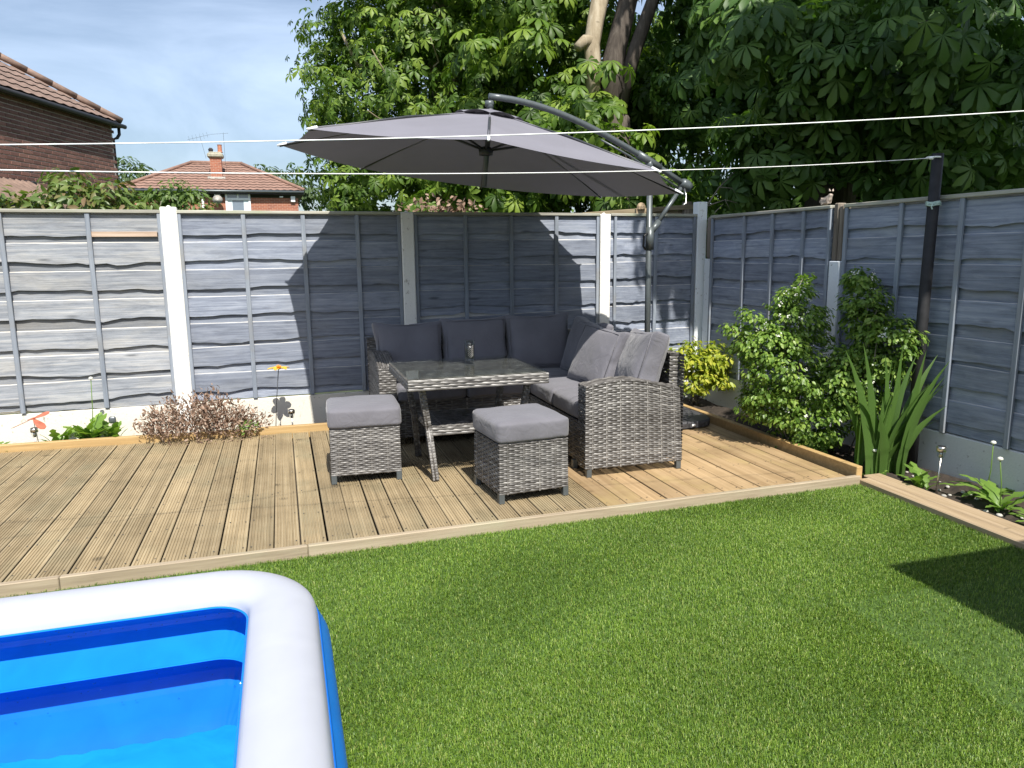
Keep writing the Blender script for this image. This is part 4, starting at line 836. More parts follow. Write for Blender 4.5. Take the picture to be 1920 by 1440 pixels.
MB().box((WL/2,ov/2,4.06),(WL+2*ov,ov,.03)).build('soffit', 'eave', h1); gt = MB(); gt.tube([(-ov-.12,ov-.01,4.06),(WL+ov,ov-.01,4.06)], .045, 8); gt.tube([(-.13,-.6,4.06),(-.13,.12,4.06)], .045, 8); gt.build('gutter', 'eave', h1, True)
dp = MB(); dp.tube([(-.16,.05,4.03),(-.16,.05,3.90),(-.10,.03,3.82),(-.05,-.03,3.78),(-.05,-.03,0)], .032, 8); dp.build('downpipe', 'eave', h1, True)
cb = MB(); cb.tube([(1.55,.035,2.62),(1.9,.03,2.56),(2.7,.035,2.60)], [.03,.022,.03], 6); cb.box((2.78,.05,2.64),(.12,.08,.10),0,.01); cb.build('wall_bracket', 'eave', h1)
lt = thing('lean_to_roof', (-1.86,14.06,0), 'low corrugated tiled lean to roof below the left house wall', 'roof', None, HZ, False)
mb = MB(); vs = []; fs = []; n = 60
for i in range(n+1):
    s = 2.62+1.8*i/n; w = .022*math.cos(2*math.pi*s/.15)
    for (y, z) in ((.02,2.68),(.75,2.26),(.75,2.22)): vs.append((s, y, z+w))
for i in range(n):
    a = i*3; fs += [(a,a+3,a+4,a+1),(a+1,a+4,a+5,a+2)]
mb.add(vs, fs); mb.build('corrugated_tiles', 'tile', lt, True); MB().box((3.55,.70,2.17),(1.86,.04,.10)).build('fascia', 'eave', lt); MB().box((3.6,.40,1.05),(1.7,.6,2.15)).build('wall', 'farbrick', lt)

h2 = thing('far_house', (-1.4,34,0), 'far red brick bungalow with brown hip roof, chimney and white window', 'house', None, 0, False)
# local x along the front, local -y faces the viewer: build with y flipped (tileroof rises towards -y), so turn the house round
h2.rotation_euler.z = math.pi
W2 = 7.3; MB().box((0,-3.0,1.9),(W2,6.0,4.3-.0)).build('wall', 'farbrick', h2)
ro = MB(); ze, ov = 4.36, .28
sub = thing('far_house_roof', (0,0,0), '', ''); 
for k_ in ('label','category','world'):
    if k_ in sub: del sub[k_]
sub.name = 'roof'; sub.parent = h2; sub.location = (-W2/2,0,0)
tileroof(sub, 'tile2', W2, True, True, ov, ze, R(27), 3.1, .30, .30)
ro.add([(-ov,ov,ze-.01),(W2+ov,ov,ze-.01),(W2+ov-2.9,-2.62,ze+1.46),(-ov+2.9,-2.62,ze+1.46),(-ov,-6.3,ze),(W2+ov,-6.3,ze)], [(0,1,2,3),(0,3,4),(1,5,2),(3,2,5,4)]); ro.build('roof_deck', 'eave', sub)  # deck coloured dark to draw shade lines under the tile courses
rd = MB(); rd.tube([(-ov+2.75,-2.6,ze+1.50),(W2+ov-2.75,-2.6,ze+1.50)], .09, 8); rd.tube([(-ov,ov,ze+.06),(-ov+2.8,-2.55,ze+1.50)], .08, 8); rd.tube([(W2+ov,ov,ze+.06),(W2+ov-2.8,-2.55,ze+1.50)], .08, 8); rd.build('ridge_tiles', 'tile2', sub, True)
g2 = MB(); g2.tube([(-W2/2-ov,ov+.05,ze-.05),(W2/2+ov,ov+.05,ze-.05)], .06, 8); g2.build('gutter', 'pole', h2, True); MB().box((0,ov/2,ze-.10),(W2+2*ov,ov,.12)).build('soffit', 'eave', h2)
def lx(X): return -(X+1.4)      # world X -> local x of the turned house
ch = MB(); ch.box((lx(-1.33),-1.2,5.35),(.50,.50,1.6)); ch.build('chimney', 'farbrick', h2)
cc = MB(); cc.box((lx(-1.33),-1.2,6.02),(.70,.70,.20),0,.05); cc.box((lx(-1.33),-1.2,6.14),(.56,.56,.08),0,.03); cc.build('chimney_cap', 'cement', h2); MB().lathe([(.12,0),(.13,.03),(.10,.06),(.095,.32),(.115,.36)], (lx(-1.12),-1.2,6.17), 10).build('chimney_pot', 'clay', h2); MB().lathe([(.09,0),(.10,.10),(.12,.14),(.06,.22)], (lx(-1.52),-1.2,6.16), 8).build('cowl', 'eave', h2)
MB().box((lx(-1.33),-.90,4.98),(.78,.12,.14),0,.02).build('lead_flashing', 'pebble', h2)
wx0, wx1, wz0, wz1 = -.92,.08,3.05,4.26
wn = MB(); wn.box((lx((wx0+wx1)/2),.02,(wz0+wz1)/2),(wx1-wx0,.03,wz1-wz0)); wnd = wn.build('window', 'window', h2)
fr = MB()
for x in (wx0,wx1): fr.box((lx(x),.04,(wz0+wz1)/2),(.09,.07,wz1-wz0+.09))
for z in (wz0,3.98,wz1): fr.box((lx((wx0+wx1)/2),.045,z),(wx1-wx0,.07,.085 if z != 3.98 else .10))
fr.box((lx((wx0+wx1)/2),.043,4.12),(.07,.065,.24)); fr.build('frame', 'upvc', wnd)
for x in (-.77,-.08): MB().box((lx(x),.0375,3.5),(.20,.004,.85)).build('curtain', 'curtain', wnd)
dsh = MB(); T = Matrix.Rotation(R(-70),3,'X'); dsh.lathe([(0,-.05),(.12,-.03),(.22,.02)], (lx(-1.28),.32,3.92), 14, T); dsh.tube([(lx(-1.28),.02,3.75),(lx(-1.28),.25,3.85)], .02, 6); dsh.build('satellite_dish', 'pebble', h2, True)
MB().box((lx(-1.30),.06,4.14),(.26,.10,.10),0,.01).build('flood_light', 'upvc', h2); MB().box((lx(2.02),.07,4.0),(.20,.12,.28),0,.02).build('alarm_box', 'upvc', h2); MB().box((lx(1.50),.05,4.10),(.16,.08,.07),0,.01).build('wall_lamp', 'upvc', h2)
dp2 = MB(); dp2.tube([(lx(-1.93),.08,4.25),(lx(-1.93),.08,0)], .05, 8); dp2.build('downpipe', 'upvc', h2, True)
ae = MB(); ae.tube([(lx(-1.75),-1.25,5.9),(lx(-1.95),-1.25,6.9)], .007, 5); ae.tube([(lx(-2.5),-1.25,6.72),(lx(-1.5),-1.25,6.98)], .006, 5)
for k in range(6): ae.tube([(lx(-2.4+k*.16),-1.25,6.62+k*.042),(lx(-2.45+k*.16),-1.25,6.88+k*.042)], .004, 4)
ae.build('tv_aerial', 'pole', h2)
a2 = MB(); a2.tube([(lx(-.92),-1.3,5.6),(lx(-.92),-1.3,7.1)], .007, 5); a2.tube([(lx(-1.5),-1.3,7.0),(lx(-.7),-1.3,7.08)], .006, 5); a2.build('tv_aerial', 'pole', h2)

# ------------------------------------------------------------------ trees
def tree(name, base, label, limbs, crowns, tmpl, mat, size, n_clump, per, cr, barkmat='bark', group='trees beyond the fence', keep=None, shell=.72, up=.55, droop=.5):
    t = thing(name, base, label, 'tree', group)
    for i, (pts, r0, r1, bm) in enumerate(limbs):
        m_ = MB(); m_.tube(pts, taper(len(pts), r0, r1), 10 if r0 > .12 else 7); m_.build('trunk' if i == 0 else 'limb', bm or barkmat, t, True)
    P, Nn, Dd = clumped(crowns, n_clump, per, cr, shell, up, droop, keep); foliage('crown', tmpl, P, Nn, Dd, size, mat, t); return t
# sunlit chestnut behind the left-centre fence
tree('horse_chestnut_tree', (3.85,9.2,-.1), 'sunlit horse chestnut tree behind fence at left of parasol',
     [(limb((3.85,9.2,-.1),(3.95,9.0,6.5),8,.05),.24,.13,'barklight'),(limb((3.9,9.1,3.0),(2.3,8.2,4.6),7,.3),.08,.02,'barklight'),(limb((3.9,9.1,3.8),(5.2,8.2,5.6),7,.3),.09,.02,'barklight'),(limb((3.9,9.1,2.4),(2.4,8.0,3.2),7,.3),.05,.012,'barklight'),(limb((3.9,9.1,4.4),(2.6,8.6,6.6),7,.3),.08,.02,'barklight'),(limb((3.7,8.6,3.3),(2.6,7.1,4.1),7,.4),.028,.008,'barklight'),(limb((3.3,8.4,3.0),(2.5,7.0,3.3),7,.4),.024,.007,'barklight'),(limb((3.9,8.6,3.6),(3.4,7.1,4.3),7,.4),.024,.007,'barklight')],
     [(3.55,9.1,4.1,1.9,1.9,1.5),(4.1,9.1,2.7,2.1,1.9,1.15),(2.95,8.8,3.5,1.25,1.4,1.0),(3.95,9.2,6.3,2.1,2.1,1.8),(4.8,8.8,4.3,1.9,1.9,1.6),(3.45,8.6,5.4,1.5,1.5,1.2),(2.9,8.9,2.6,1.05,1.2,.8),(4.6,9.3,8.0,2.4,2.4,1.8)],
     CHF, 'leaf', .135, 620, 26, .40)
# chestnut with bare pale limb in the middle
tree('horse_chestnut_tree', (5.75,6.0,-.1), 'horse chestnut tree with pale bare limb above the parasol boom',
     [(limb((5.55,5.75,-.1),(5.45,5.7,3.1),7,.05),.30,.25,None),([Vector(p) for p in ((5.22,5.72,3.3),(5.22,5.74,3.75),(5.20,5.75,4.0),(5.27,5.8,4.3),(5.38,5.85,4.7),(5.55,5.95,5.5),(5.6,6.0,7.0))],.095,.125,'barklight'),
      ([Vector(p) for p in ((5.45,5.7,3.0),(5.47,5.68,3.8),(5.62,5.72,4.3),(5.78,5.75,4.9),(5.95,5.9,6.8))],.16,.10,None),([Vector(p) for p in ((5.55,5.7,3.2),(5.72,5.6,3.9),(6.0,5.62,4.6),(6.5,5.7,6.6))],.11,.07,None),
      ([Vector(p) for p in ((5.20,5.74,4.02),(5.08,5.70,4.02),(4.97,5.66,3.92))],.085,.06,'barklight'),(limb((5.5,5.7,2.6),(5.6,4.4,2.3),6,.3),.04,.012,'twig')],
     [(4.75,6.6,3.3,1.15,1.1,1.2),(4.85,5.3,2.5,.75,.55,.45),(5.1,5.25,3.2,.45,.40,.60),(4.1,6.3,2.2,1.3,.9,.6),(5.6,4.9,2.05,.9,.5,.35),(5.0,7.2,5.4,1.6,1.4,1.4),(5.9,8.2,4.2,1.7,1.2,2.3),(6.6,7.0,3.0,1.2,1.0,1.3)],
     CHEST, 'leaf', .175, 290, 17, .36, keep=lambda P: ~((P[:,0] > 4.75) & (P[:,0] < 5.75) & (P[:,1] < 6.1) & (P[:,2] > 3.72)))
# big dark chestnut on the right, boughs hanging towards the garden
tree('horse_chestnut_tree', (8.1,4.75,-.1), 'big dark horse chestnut tree on right with leafy boughs hanging over the fence',
     [(limb((8.05,4.7,-.1),(8.3,4.9,5.2),8,.06),.36,.27,None),(limb((8.1,4.7,2.4),(6.3,2.7,3.3),8,.25),.10,.02,None),(limb((8.1,4.7,3.0),(6.9,2.0,3.4),8,.25),.10,.02,None),(limb((8.1,4.7,2.2),(6.4,3.4,2.5),8,.3),.07,.015,None),(limb((8.2,4.8,3.4),(6.2,5.0,4.2),8,.25),.09,.02,None),(limb((8.2,4.7,2.8),(8.2,2.0,2.8),8,.25),.08,.02,None)],
     [(5.75,2.85,3.35,.55,.45,.40),(6.25,2.55,3.0,.60,.55,.50),(6.6,1.9,3.25,.65,.5,.45),(7.35,2.0,2.9,.75,.55,.5),(6.4,3.3,2.6,.65,.5,.45),(7.1,3.0,2.6,.7,.6,.5),(6.35,3.7,2.2,.55,.4,.32),(7.9,2.3,2.3,.6,.6,.45),(6.75,5.1,3.4,.7,.7,.7),(6.9,5.2,4.4,.7,.8,.7),(7.3,4.2,3.9,1.1,.9,.9),(8.4,3.6,3.4,1.1,1.0,1.0),(9.2,3.2,2.5,1.,1.,.9)],
     CHEST, 'leaf_dark', .185, 320, 13, .34, droop=.6)
t3 = [o for o in bpy.data.objects if o.get('label','').startswith('big dark')][0]
P, Nn, Dd = clumped([(8.6,4.6,7.2,3.3,4.0,1.6),(7.6,3.4,6.6,1.6,2.3,1.3),(10.5,6.,5.,2.,2.5,3.)], 190, 14, .55); foliage('upper_crown', CHF, P, Nn, Dd, .30, 'leaf_dark', t3)
# woodland closing the view behind
wood_bg = [(7.5,12.5,3.0,3.2,1.6,4.2),(11.,11.0,3.0,3.2,1.8,4.5),(14.5,8.5,3.5,3.0,2.2,4.5),(9.3,8.5,1.2,2.4,1.2,1.4),(12.0,6.2,1.6,2.2,1.6,1.9),(5.2,11.5,1.6,2.4,1.3,1.6),(12.8,5.6,5.6,2.4,2.,2.8),(10.2,8.6,5.8,2.6,1.6,2.4),(7.7,7.4,1.5,2.0,.9,1.2),(9.6,6.0,1.5,1.6,.9,1.3)]
P, Nn, Dd = clumped(wood_bg, 560, 18, .6, .8); tag(foliage('woodland', CHF, P, Nn, Dd, .30, 'leaf_dark'), 'dense dark woodland filling the gap behind the right hand trees', 'trees', kind='stuff')
# tree added right of the garden, out of view, to shade the right-hand fence and corner
tree('added_shade_tree', (8.2,-1.6,-.1), 'leafy tree added beyond right fence, out of view, to shade the corner', [(limb((8.2,-1.6,-.1),(7.4,-1.7,5.2),7,.08),.2,.12,None),(limb((7.6,-1.7,4.4),(6.3,-.4,5.6),6,.2),.08,.03,None),(limb((7.6,-1.7,4.4),(6.3,-2.8,5.5),6,.2),.08,.03,None)],
     [(6.62,-2.75,5.5,1.55,1.0,.7),(6.3,-2.6,5.4,1.15,.85,.5),(6.40,.05,5.5,1.55,.72,.7),(6.0,.05,5.4,1.05,.70,.5),(6.2,.3,5.6,1.2,.6,.5),(7.9,-1.5,6.0,1.2,1.6,.9)], CHF, 'leaf_dark', .30, 230, 26, .38, group=None, shell=.2)
# trees far behind the houses
tree('distant_tree', (-7.4,48,-.1), 'distant round green tree between the two houses', [(limb((-7.4,48,-.1),(-7.3,48,4.5),5,.05),.2,.1,None)], [(-7.3,48,5.7,1.6,1.6,1.5),(-6.2,48.2,4.9,1.2,1.2,1.1),(-8.2,48,5.0,1.2,1.2,1.2)], LEAF, 'leaf_far', .34, 130, 26, .42)
tree('distant_tree', (.9,43,-.1), 'distant feathery tree rising behind the far bungalow roof', [(limb((.9,43,-.1),(.9,43,5.),5,.05),.2,.1,None)], [(.3,43,6.0,.9,.8,.75),(1.3,43,5.6,1.0,.9,.7),(2.4,43,5.2,1.0,.9,.6),(3.3,43,4.8,1.,.9,.6)], LEAF, 'leaf_far', .36, 75, 22, .34)

# ------------------------------------------------------------------ shrubs and plants
def shrub(name, base, label, ells, tmpl, mat, size, n_clump, per, cr, stems=8, stemmat='twig', up=.6, droop=.05, shell=.55, cat='shrub', r=.006):
    t = thing(name, base, label, cat); b = Vector(base)
    for k in range(stems):
        e = ells[k % len(ells)]; d = rdir(1)[0]; tip = Vector((e[0]+d[0]*e[3]*.6, e[1]+d[1]*e[4]*.6, e[2]+abs(d[2])*e[5]*.5)); m_ = MB(); pts = limb(b+Vector((rng.normal()*.03,rng.normal()*.03,0)), tip, 6, .25); m_.tube(pts, taper(6, r, r*.35), 5); m_.build('stem', stemmat, t, True)
    P, Nn, Dd = clumped(ells, n_clump, per, cr, shell, up, droop); foliage('foliage', tmpl, P, Nn, Dd, size, mat, t); return t
shrub('broadleaf_shrub', (-.45,3.75,-.1), 'large leaved shrub with reddish tips above the left fence panel', [(-.95,3.75,1.76,.40,.28,.20),(-.42,3.75,1.82,.42,.28,.21),(-.05,3.7,1.77,.30,.25,.21),(-.42,3.78,2.04,.15,.14,.13),(-.08,3.75,1.96,.12,.12,.11),(-1.4,3.8,1.8,.4,.3,.2)], simpleleaf(.42,.05,.22), 'leaf_red', .082, 200, 11, .11, 9, up=.45, droop=-.15)
shrub('garden_shrub', (.35,3.95,-.1), 'fresh green fine leaved shrub above fence beside white post', [(.22,3.95,1.86,.26,.22,.20),(.50,3.95,1.84,.24,.2,.18),(.35,3.95,1.95,.18,.16,.12)], simpleleaf(.36,.05,.15), 'leaf_mid', .062, 80, 18, .085, 7)
E1 = [(4.86,.84,.20,.30,.26,.25),(4.72,.9,.52,.30,.24,.28),(4.60,1.0,.72,.28,.2,.15),(4.82,1.0,.84,.27,.2,.19),(4.86,1.05,1.04,.11,.12,.13),(4.56,.98,.33,.17,.18,.2),(4.98,.70,.48,.18,.18,.3),(4.36,1.05,.84,.10,.06,.05),(4.48,1.05,.93,.08,.06,.06),(4.94,1.1,1.18,.05,.05,.07),(4.42,.95,.52,.09,.07,.05),(4.70,1.0,1.02,.08,.07,.07)]
E2 = [(5.13,.75,1.19,.10,.11,.10),(5.13,.68,.96,.14,.17,.19),(5.13,.48,.76,.15,.22,.20),(5.10,.62,.48,.17,.22,.28)]
ws = shrub('flowering_shrub', (4.80,.92,-.07), 'bushy green shrub with small white flowers in right hand bed', E1, simpleleaf(.55,.06,.1), 'leaf_white', .033, 430, 36, .066, 14, r=.007)
ws2 = shrub('flowering_shrub', (5.13,.65,-.07), 'darker shaded shrub with white flowers against right fence post', E2, simpleleaf(.55,.06,.1), 'leaf_white', .033, 210, 36, .064, 10, r=.007)
def blossoms(t, ells, n, size):
    d = rdir(n); k = rng.integers(0, len(ells), n); e = np.array(ells)[k]; d[:,1] = -np.abs(d[:,1]); d[:,2] = np.abs(d[:,2])*.9; P = e[:,:3]+d*e[:,3:6]*rng.uniform(.95,1.12,(n,1))
    k2 = np.repeat(np.arange(n), 4); P = P[k2]+rng.normal(size=(len(k2),3))*.008; Nn = d[k2]+np.array([0,-.3,.6])+rdir(len(k2))*.5
    V = [(0,0,0)]+[(math.cos(a),math.sin(a),.15) for a in np.linspace(0,2*math.pi,6)[:-1]]; F = [(0,i,i % 5+1) for i in range(1,6)]
    foliage('white_flowers', (V,F), P, Nn, rdir(len(P)), size, 'petal', t)
blossoms(ws, E1[:5]+E1[-1:], 60, .0060); blossoms(ws2, E2, 34, .0060)
shrub('golden_shrub', (5.02,2.70,-.07), 'bright yellow leaved shrub beside sofa back in the corner bed', [(4.92,2.62,.22,.24,.18,.20),(5.08,2.64,.34,.24,.18,.17),(4.84,2.66,.40,.16,.14,.12),(5.18,2.55,.24,.14,.14,.14),(5.13,2.62,.50,.06,.06,.07),(4.76,2.6,.47,.07,.05,.05),(5.26,2.52,.38,.07,.05,.04),(4.95,2.68,.53,.06,.05,.06)], simpleleaf(.5,.06,.1), 'leaf_gold', .05, 150, 18, .075, 9)
# dead heather-like shrub spilling over the back edging
ds = thing('dead_shrub', (.62,2.58,0), 'low dead brown shrub spilling onto the deck by white post', 'shrub')
P = []; Dd = []
for k in range(330):
    a = rng.uniform(0, 2*math.pi); rr_ = math.sqrt(rng.random()); tip = np.array([.60+.50*rr_*math.cos(a), 2.55+.19*rr_*math.sin(a), .05+(.27*math.sqrt(max(0,1-rr_*rr_))+rng.normal()*.03)*(1.05 if math.cos(a)*rr_ < .45 else .8)]); b0 = np.array([.60+.34*rr_*math.cos(a), 2.56+.10*rr_*math.sin(a), 0.])
    for q in range(11): t_ = rng.uniform(.25,1.05); P.append(b0+(tip-b0)*t_+rng.normal(size=3)*.016); Dd.append((tip-b0)+rng.normal(size=3)*.13)
    if k % 4 == 0: m_ = MB(); m_.tube([b0, b0*.5+tip*.5+rng.normal(size=3)*.02, tip], [.0028,.002,.001], 4); m_.build('twig', 'twig', ds) if k % 16 == 0 else None
P = np.array(P); Dd = np.array(Dd); P[:,2] = np.maximum(P[:,2], .006); foliage('dead_leaves', simpleleaf(.42,.1,.3), P, rdir(len(P)), Dd, .029, 'leaf_dead', ds, .45)
n_ = 60; P = np.c_[rng.uniform(.2,1.15,n_), rng.uniform(2.34,2.47,n_), np.full(n_,.006)]; foliage('fallen_leaves', simpleleaf(.42,.1,.2), P, np.tile([0,0,1.],(n_,1))+rdir(n_)*.3, rdir(n_)*[1,1,.1], .022, 'leaf_dead', ds)
P = np.c_[rng.normal(.93,.035,70), rng.normal(2.47,.03,70), rng.uniform(.03,.13,70)]; foliage('green_shoots', simpleleaf(.4,.06,.1), P, rdir(70)+[0,-.3,.6], rdir(70)+[0,0,.4], .03, 'leaf_weed', ds)
# dandelions: jagged strap leaves in rosettes
def dandelion_leaf():
    V = []; F = []; n = 9
    for i in range(n): x = i/(n-1); w = (.03+.13*x*(1-x)*4*.6)*(1.35 if i % 2 else .62)*(1.25 if x > .6 else .9); z = .42*x-.5*x*x; V += [(x,w,z+.02),(x,0,z),(x-.03,-w,z+.02)]
    for i in range(n-1): a = i*3; F += [(a,a+1,a+4),(a,a+4,a+3),(a+1,a+2,a+5),(a+1,a+5,a+4)]
    return V, F
DL = dandelion_leaf()
def dandelion(loc, label, n, size, spread=1., lift=.75, group='weeds in the beds', tall=None):
    t = thing('dandelion', loc, label, 'weed', group); a = rng.uniform(0, 2*math.pi, n); up_ = rng.uniform(.25,1.1,n)*lift; D = np.c_[np.cos(a)*spread, np.sin(a)*spread*.8, up_]; P = np.tile(np.array(loc), (n,1))+rng.normal(size=(n,3))*[.02,.015,0]
    foliage('leaves', DL, P, np.c_[-np.cos(a)*up_, -np.sin(a)*up_, np.ones(n)], D, size, 'leaf_weed', t, .3)
    if tall:
        m_ = MB(); b = Vector(loc); tp = b+Vector((tall[0],tall[1],tall[2])); m_.tube([b, b.lerp(tp,.5)+Vector((.012,0,0)), tp], .0032, 5); m_.build('stalk', 'leaf_weed', t, True); MB().lathe([(0,-.012),(.010,-.006),(.017,0),(.012,.010),(0,.014)], tp, 10).build('seed_head', 'petal', t, True)
    return t
dandelion((-.22,2.70,-.03), 'largest green dandelion in the back bed with tall seed stalk', 30, .22, .8, 2.2, tall=(.055,-.03,.53)); dandelion((-.45,2.70,-.04), 'green dandelion in back bed beside the red butterfly ornament', 15, .19, .8, 2.2)
dandelion((-.06,2.70,-.04), 'green dandelion in back bed nearest the dead shrub', 14, .19, .8, 2.2); dandelion((-.86,2.68,-.04), 'green dandelion at left edge of the back bed', 8, .14)
dandelion((4.985,-.06,-.07), 'upright green dandelion beside the solar light at right', 13, .17, .6, 1.5); dandelion((5.07,-.52,-.07), 'green dandelion with tall stalks near right edge of view', 12, .19, .8, 1., tall=(-.01,.02,.30)); dandelion((5.02,-.80,-.07), 'yellow green weed beside edging plank at right edge', 12, .16, 1., .7)
dandelion((4.83,.20,-.07), 'small weed with pale buds at the deck corner', 7, .11, 1., .6, tall=(.02,0,.19)); dandelion((5.22,-.30,-.07), 'dark leaved weed below right gravel board', 12, .18, 1., .6, tall=(.02,0,.33))
# iris / crocosmia: sword leaves
ir = thing('iris_plant', (5.10,.27,-.07), 'clump of tall sword shaped green leaves in right hand bed', 'plant')
V = []; F = []; n = 8
for i in range(n): x = i/(n-1); w = .5*(.4+1.2*x if x < .45 else (.94*(1-x)/.55+.02)); V += [(x,w,.0),(x,0,-.18*w),(x,-w,.0)]
for i in range(n-1): a = i*3; F += [(a,a+1,a+4),(a,a+4,a+3),(a+1,a+2,a+5),(a+1,a+5,a+4)]
spec = [(4.80,4.62,.78),(4.84,4.74,.82),(4.87,4.80,.62),(4.88,4.84,.48),(4.90,4.93,.50),(4.90,4.78,.40),(4.93,4.99,.70),(4.96,4.90,.74),(4.98,5.04,.72),(5.00,5.14,.72),(5.02,5.20,.66),(5.05,5.27,.70),(5.06,5.29,.60),(5.08,5.30,.72),(5.04,5.24,.48),(4.98,5.12,.42),(4.86,4.97,.56),(5.10,5.16,.76),(5.02,5.05,.78),(5.09,5.28,.52),(4.82,4.88,.36),(5.00,4.90,.34),(4.76,4.74,.40),(4.74,4.80,.52),(5.06,5.12,.60),(4.95,5.16,.56),(5.1,5.22,.40),(5.04,5.31,.40),(5.06,5.32,.55),(4.92,5.20,.36),(4.86,4.68,.55),(4.82,4.60,.52),(5.0,5.26,.30)]
for k, (xb, xt, zt) in enumerate(spec):
    b = Vector((xb, .24+rng.normal()*.05, -.07)); tip = Vector((xt, b.y-.03+rng.normal()*.05-(.06 if xt > 5.2 else 0), zt)); d = tip-b; ln = d.length; d.normalize(); W = .072*rng.uniform(.75,1.2); mb = MB()
    s = d.cross(Vector((rng.normal()*.5,1,0))).normalized(); nn_ = s.cross(d); bow = Vector((-(xt-xb)*.35,0,.10*abs(xt-xb)))
    vs = [b+d*(x*ln)+s*(y*W)+nn_*(z*W)+bow*(4*x*(1-x)) for x, y, z in V]; mb.add(vs, F); mb.build('sword_leaf', 'leaf_iris', ir, True)
# loose weeds and litter on the right bed
peb = thing('pebble_scatter', (4.95,.15,-.07), '', ''); bpy.data.objects.remove(peb)
mb = MB()
for k in range(46):
    x, y = rng.uniform(4.86,5.25), rng.uniform(-1.3,.35); r_ = rng.uniform(.008,.020); mb.lathe([(0,-r_*.4),(r_,0),(r_*.7,r_*.45),(0,r_*.6)], (x,y,-.066), 7)
tag(mb.build('bed_stones', 'pebble', smooth=True), 'small pale stones and chippings lying on the right bed soil', 'stones', kind='stuff')
# bare twigs over the right fence
bt = thing('bare_branches', (5.55,3.6,.5), 'bare grey twigs rising behind the corner of the fence', 'branches')
for pts, r_ in (([(5.40,3.45,1.3),(5.56,3.5,1.86),(5.72,3.52,2.06),(5.92,3.55,2.22)],.011),([(5.56,3.5,1.86),(5.78,3.5,1.93),(5.98,3.45,1.88)],.007),([(5.72,3.52,2.06),(5.86,3.5,2.05),(5.93,3.5,1.96)],.005),([(5.44,3.45,1.4),(5.62,3.42,1.80),(5.70,3.4,1.88)],.007),([(5.78,3.5,1.93),(5.85,3.5,1.83)],.004)): m_ = MB(); m_.tube([Vector(p) for p in pts], taper(len(pts), r_, r_*.4), 6); m_.build('twig', 'twig', bt, True)
P = np.c_[rng.uniform(5.45,6.1,200), rng.uniform(3.2,3.5,200), rng.uniform(1.66,1.80,200)]; ivy = foliage('hedge_sprigs', simpleleaf(.6,.05,.1), P, rdir(200)+[0,-.4,.8], rdir(200), .05, 'leaf_mid'); tag(ivy, 'low green sprigs showing above fence right of corner post', 'leaves', kind='stuff')
dl = thing('dry_leaf_heap', (2.7,3.5,1.6), 'brown dried flower heads above the fence behind white post', 'plant'); P = np.c_[rng.normal(2.75,.17,240), rng.normal(3.6,.06,240), rng.normal(1.80,.06,240)]; foliage('dry_leaves', simpleleaf(.5,.1,.2), P, rdir(240)+[0,-.4,.4], rdir(240), .055, 'leaf_dead', dl)
for k in range(5): m_ = MB(); m_.tube([(2.75,3.6,-.1),(2.72+.09*(k-2)*.5,3.6,1.0),(2.75+.09*(k-2),3.6,1.8)], .006, 5); m_.build('stem', 'twig', dl, True)

# ------------------------------------------------------------------ ornaments and lights
fl = thing('metal_flower_stake', (1.135,2.66,-.05), 'yellow metal flower on thin stake before left fence', 'garden ornament')
ft = Vector((1.19,2.65,.505)); m_ = MB(); m_.tube([(1.135,2.66,-.05),(1.16,2.655,.24),ft-Vector((0,0,.01))], .0035, 6); m_.build('stake', 'darkmetal', fl, True)
for k in range(6):
    a = R(60*k+15); d = Vector((math.cos(a),math.sin(a),0)); s = Vector((-d.y,d.x,0)); mb = MB(); vs = []
    for i, (x, w, z) in enumerate(((.008,.010,0),(.030,.021,.008),(.055,.026,.010),(.076,.018,.006),(.086,.004,.002))):
        for y in (-w,0,w): vs.append(ft+d*x+s*y+Vector((0,0,z-(.004 if y == 0 else 0))))
    vs += [v_-Vector((0,0,.0025)) for v_ in vs]; fs = []
    for i in range(4):
        for j in (0,1): q = i*3+j; fs += [(q,q+3,q+4,q+1),(q+15,q+16,q+19,q+18)]
    mb.add(vs, fs); mb.build('petal', 'yellow', fl, True)
MB().lathe([(.0,-.012),(.014,-.006),(.012,.004)], ft, 10).build('calyx', 'darkmetal', fl, True); cm = MB()
for k in range(9): a = k*2.4; r_ = .004+.0022*k; cm.tube([ft+Vector((r_*.5*math.cos(a),r_*.5*math.sin(a),.002)), ft+Vector((r_*math.cos(a),r_*math.sin(a),.030-.0008*k))], [.004,.0045], 5)
cm.build('stamens', 'orange', fl, True)
bf = thing('butterfly_stake', (-.56,2.66,-.05), 'faded red metal butterfly on a stake above dandelions', 'garden ornament'); bc = Vector((-.572,2.65,.225))
m_ = MB(); m_.tube([(-.55,2.66,-.05),bc], .003, 5); m_.build('stake', 'darkmetal', bf, True); m_ = MB(); m_.tube([bc+Vector((-.03,-.03,-.004)), bc, bc+Vector((.03,.03,.006))], [.003,.008,.004], 6); m_.build('body', 'rust', bf, True)
for sx, (lx_, ly, lz) in enumerate(((-.135,-.045,-.055),(.10,.05,.035),(.085,-.06,-.07))):
    e = Vector((lx_,ly,lz)); s = Vector((-ly,lx_,.02)).normalized(); mb = MB(); vs = []; pr_ = [(0,.006),(.3,.022),(.65,.034),(.9,.026),(1,.006)]
    for x, w in pr_: vs += [bc+e*x+s*w, bc+e*x-s*w]
    vs += [v_+Vector((0,0,-.002)) for v_ in vs]; fs = [(2*i,2*i+2,2*i+3,2*i+1) for i in range(4)]+[(10+2*i,10+2*i+1,10+2*i+3,10+2*i+2) for i in range(4)]; mb.add(vs, fs); mb.build('wing', 'rust', bf, True)
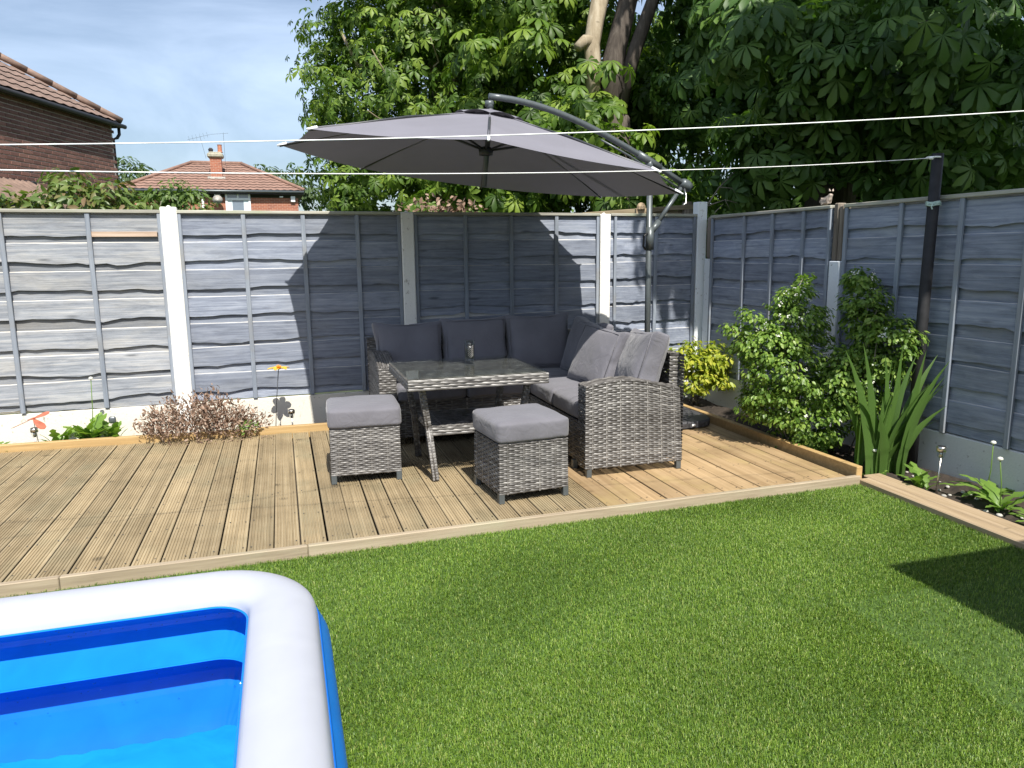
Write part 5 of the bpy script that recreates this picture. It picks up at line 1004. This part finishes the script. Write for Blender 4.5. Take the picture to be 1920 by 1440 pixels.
def solar(loc, h, label, lean=0):
    t = thing('solar_light', loc, label, 'solar light', 'steel solar stake lights'); b = Vector(loc); tp = b+Vector((lean,0,h))
    m_ = MB(); m_.tube([b, tp-Vector((0,0,.055))], .006, 8); m_.build('stake', 'silver', t, True); MB().lathe([(.016,-.06),(.021,-.05),(.023,-.018)], tp, 14).build('lens', 'clear', t, True); MB().lathe([(.0,-.058),(.011,-.055),(.011,-.02),(0,-.02)], tp, 8).build('reflector', 'silver', t, True)
    MB().lathe([(.027,-.020),(.0275,.006),(.024,.010)], tp, 16).build('steel_cap', 'silver', t, True); MB().lathe([(.0235,.0095),(.020,.0125),(0,.013)], tp, 14).build('solar_cell', 'black', t, True)
solar((4.945,-.205,-.075), .305, 'steel solar stake light in right hand bed by edging plank', .01); solar((1.275,2.68,-.05), .195, 'small steel solar light against gravel board right of yellow flower', -.005); solar((-.585,2.69,-.05), .185, 'small steel solar light below the red butterfly at left')
st = thing('grey_stone', (-.50,2.68,-.04), 'small dark grey rounded stone among dandelions at left', 'stone'); m_ = softbox(.085,.07,.07,.03,6,.006,.004,77); o = m_.build('stone_body', 'base', st, True); o.location = (-.50,2.68,-.005)
o = softbox(.05,.02,.05,.012,6,.004,0,78).build('slate_tag', 'pole', None, True); o.location = (-.055,2.70,.165); tag(o, 'round grey tag leaning on gravel board behind dandelions', 'garden ornament')
# animal ornament on the right fence
an = thing('animal_ornament', (5.318,1.37,1.74), 'small pale animal figurine with pricked ears sitting on the right fence top', 'garden ornament', None, 0, False)
me_ = bpy.data.meshes.new('body'); vs = [(0,.035,.028),(0,.0,.034),(0,-.030,.040),(0,-.043,.066),(0,-.050,.084),(.0,.062,.040),(0,.074,.020),(.012,-.030,.008),(-.012,-.030,.008),(.014,.034,.006),(-.014,.034,.006)]
ed = [(0,1),(1,2),(2,3),(3,4),(0,5),(5,6),(2,7),(2,8),(0,9),(0,10)]; me_.from_pydata(vs, ed, []); ob = link('body', me_, 'ornament', an); sk = ob.modifiers.new('skin','SKIN'); rad = [.024,.028,.022,.016,.019,.010,.007,.008,.008,.011,.011]
for v_, r_ in zip(me_.skin_vertices[0].data, rad): v_.radius = (r_, r_)
me_.skin_vertices[0].data[1].use_root = True; sb = ob.modifiers.new('sub','SUBSURF'); sb.levels = 2; sb.render_levels = 2
for s in (-1,1): MB().lathe([(.007,0),(.008,.008),(0,.024)], (s*.012,-.047,.098), 8, Matrix.Rotation(R(18*s),3,'Y')).build('ear', 'ornament', an, True)
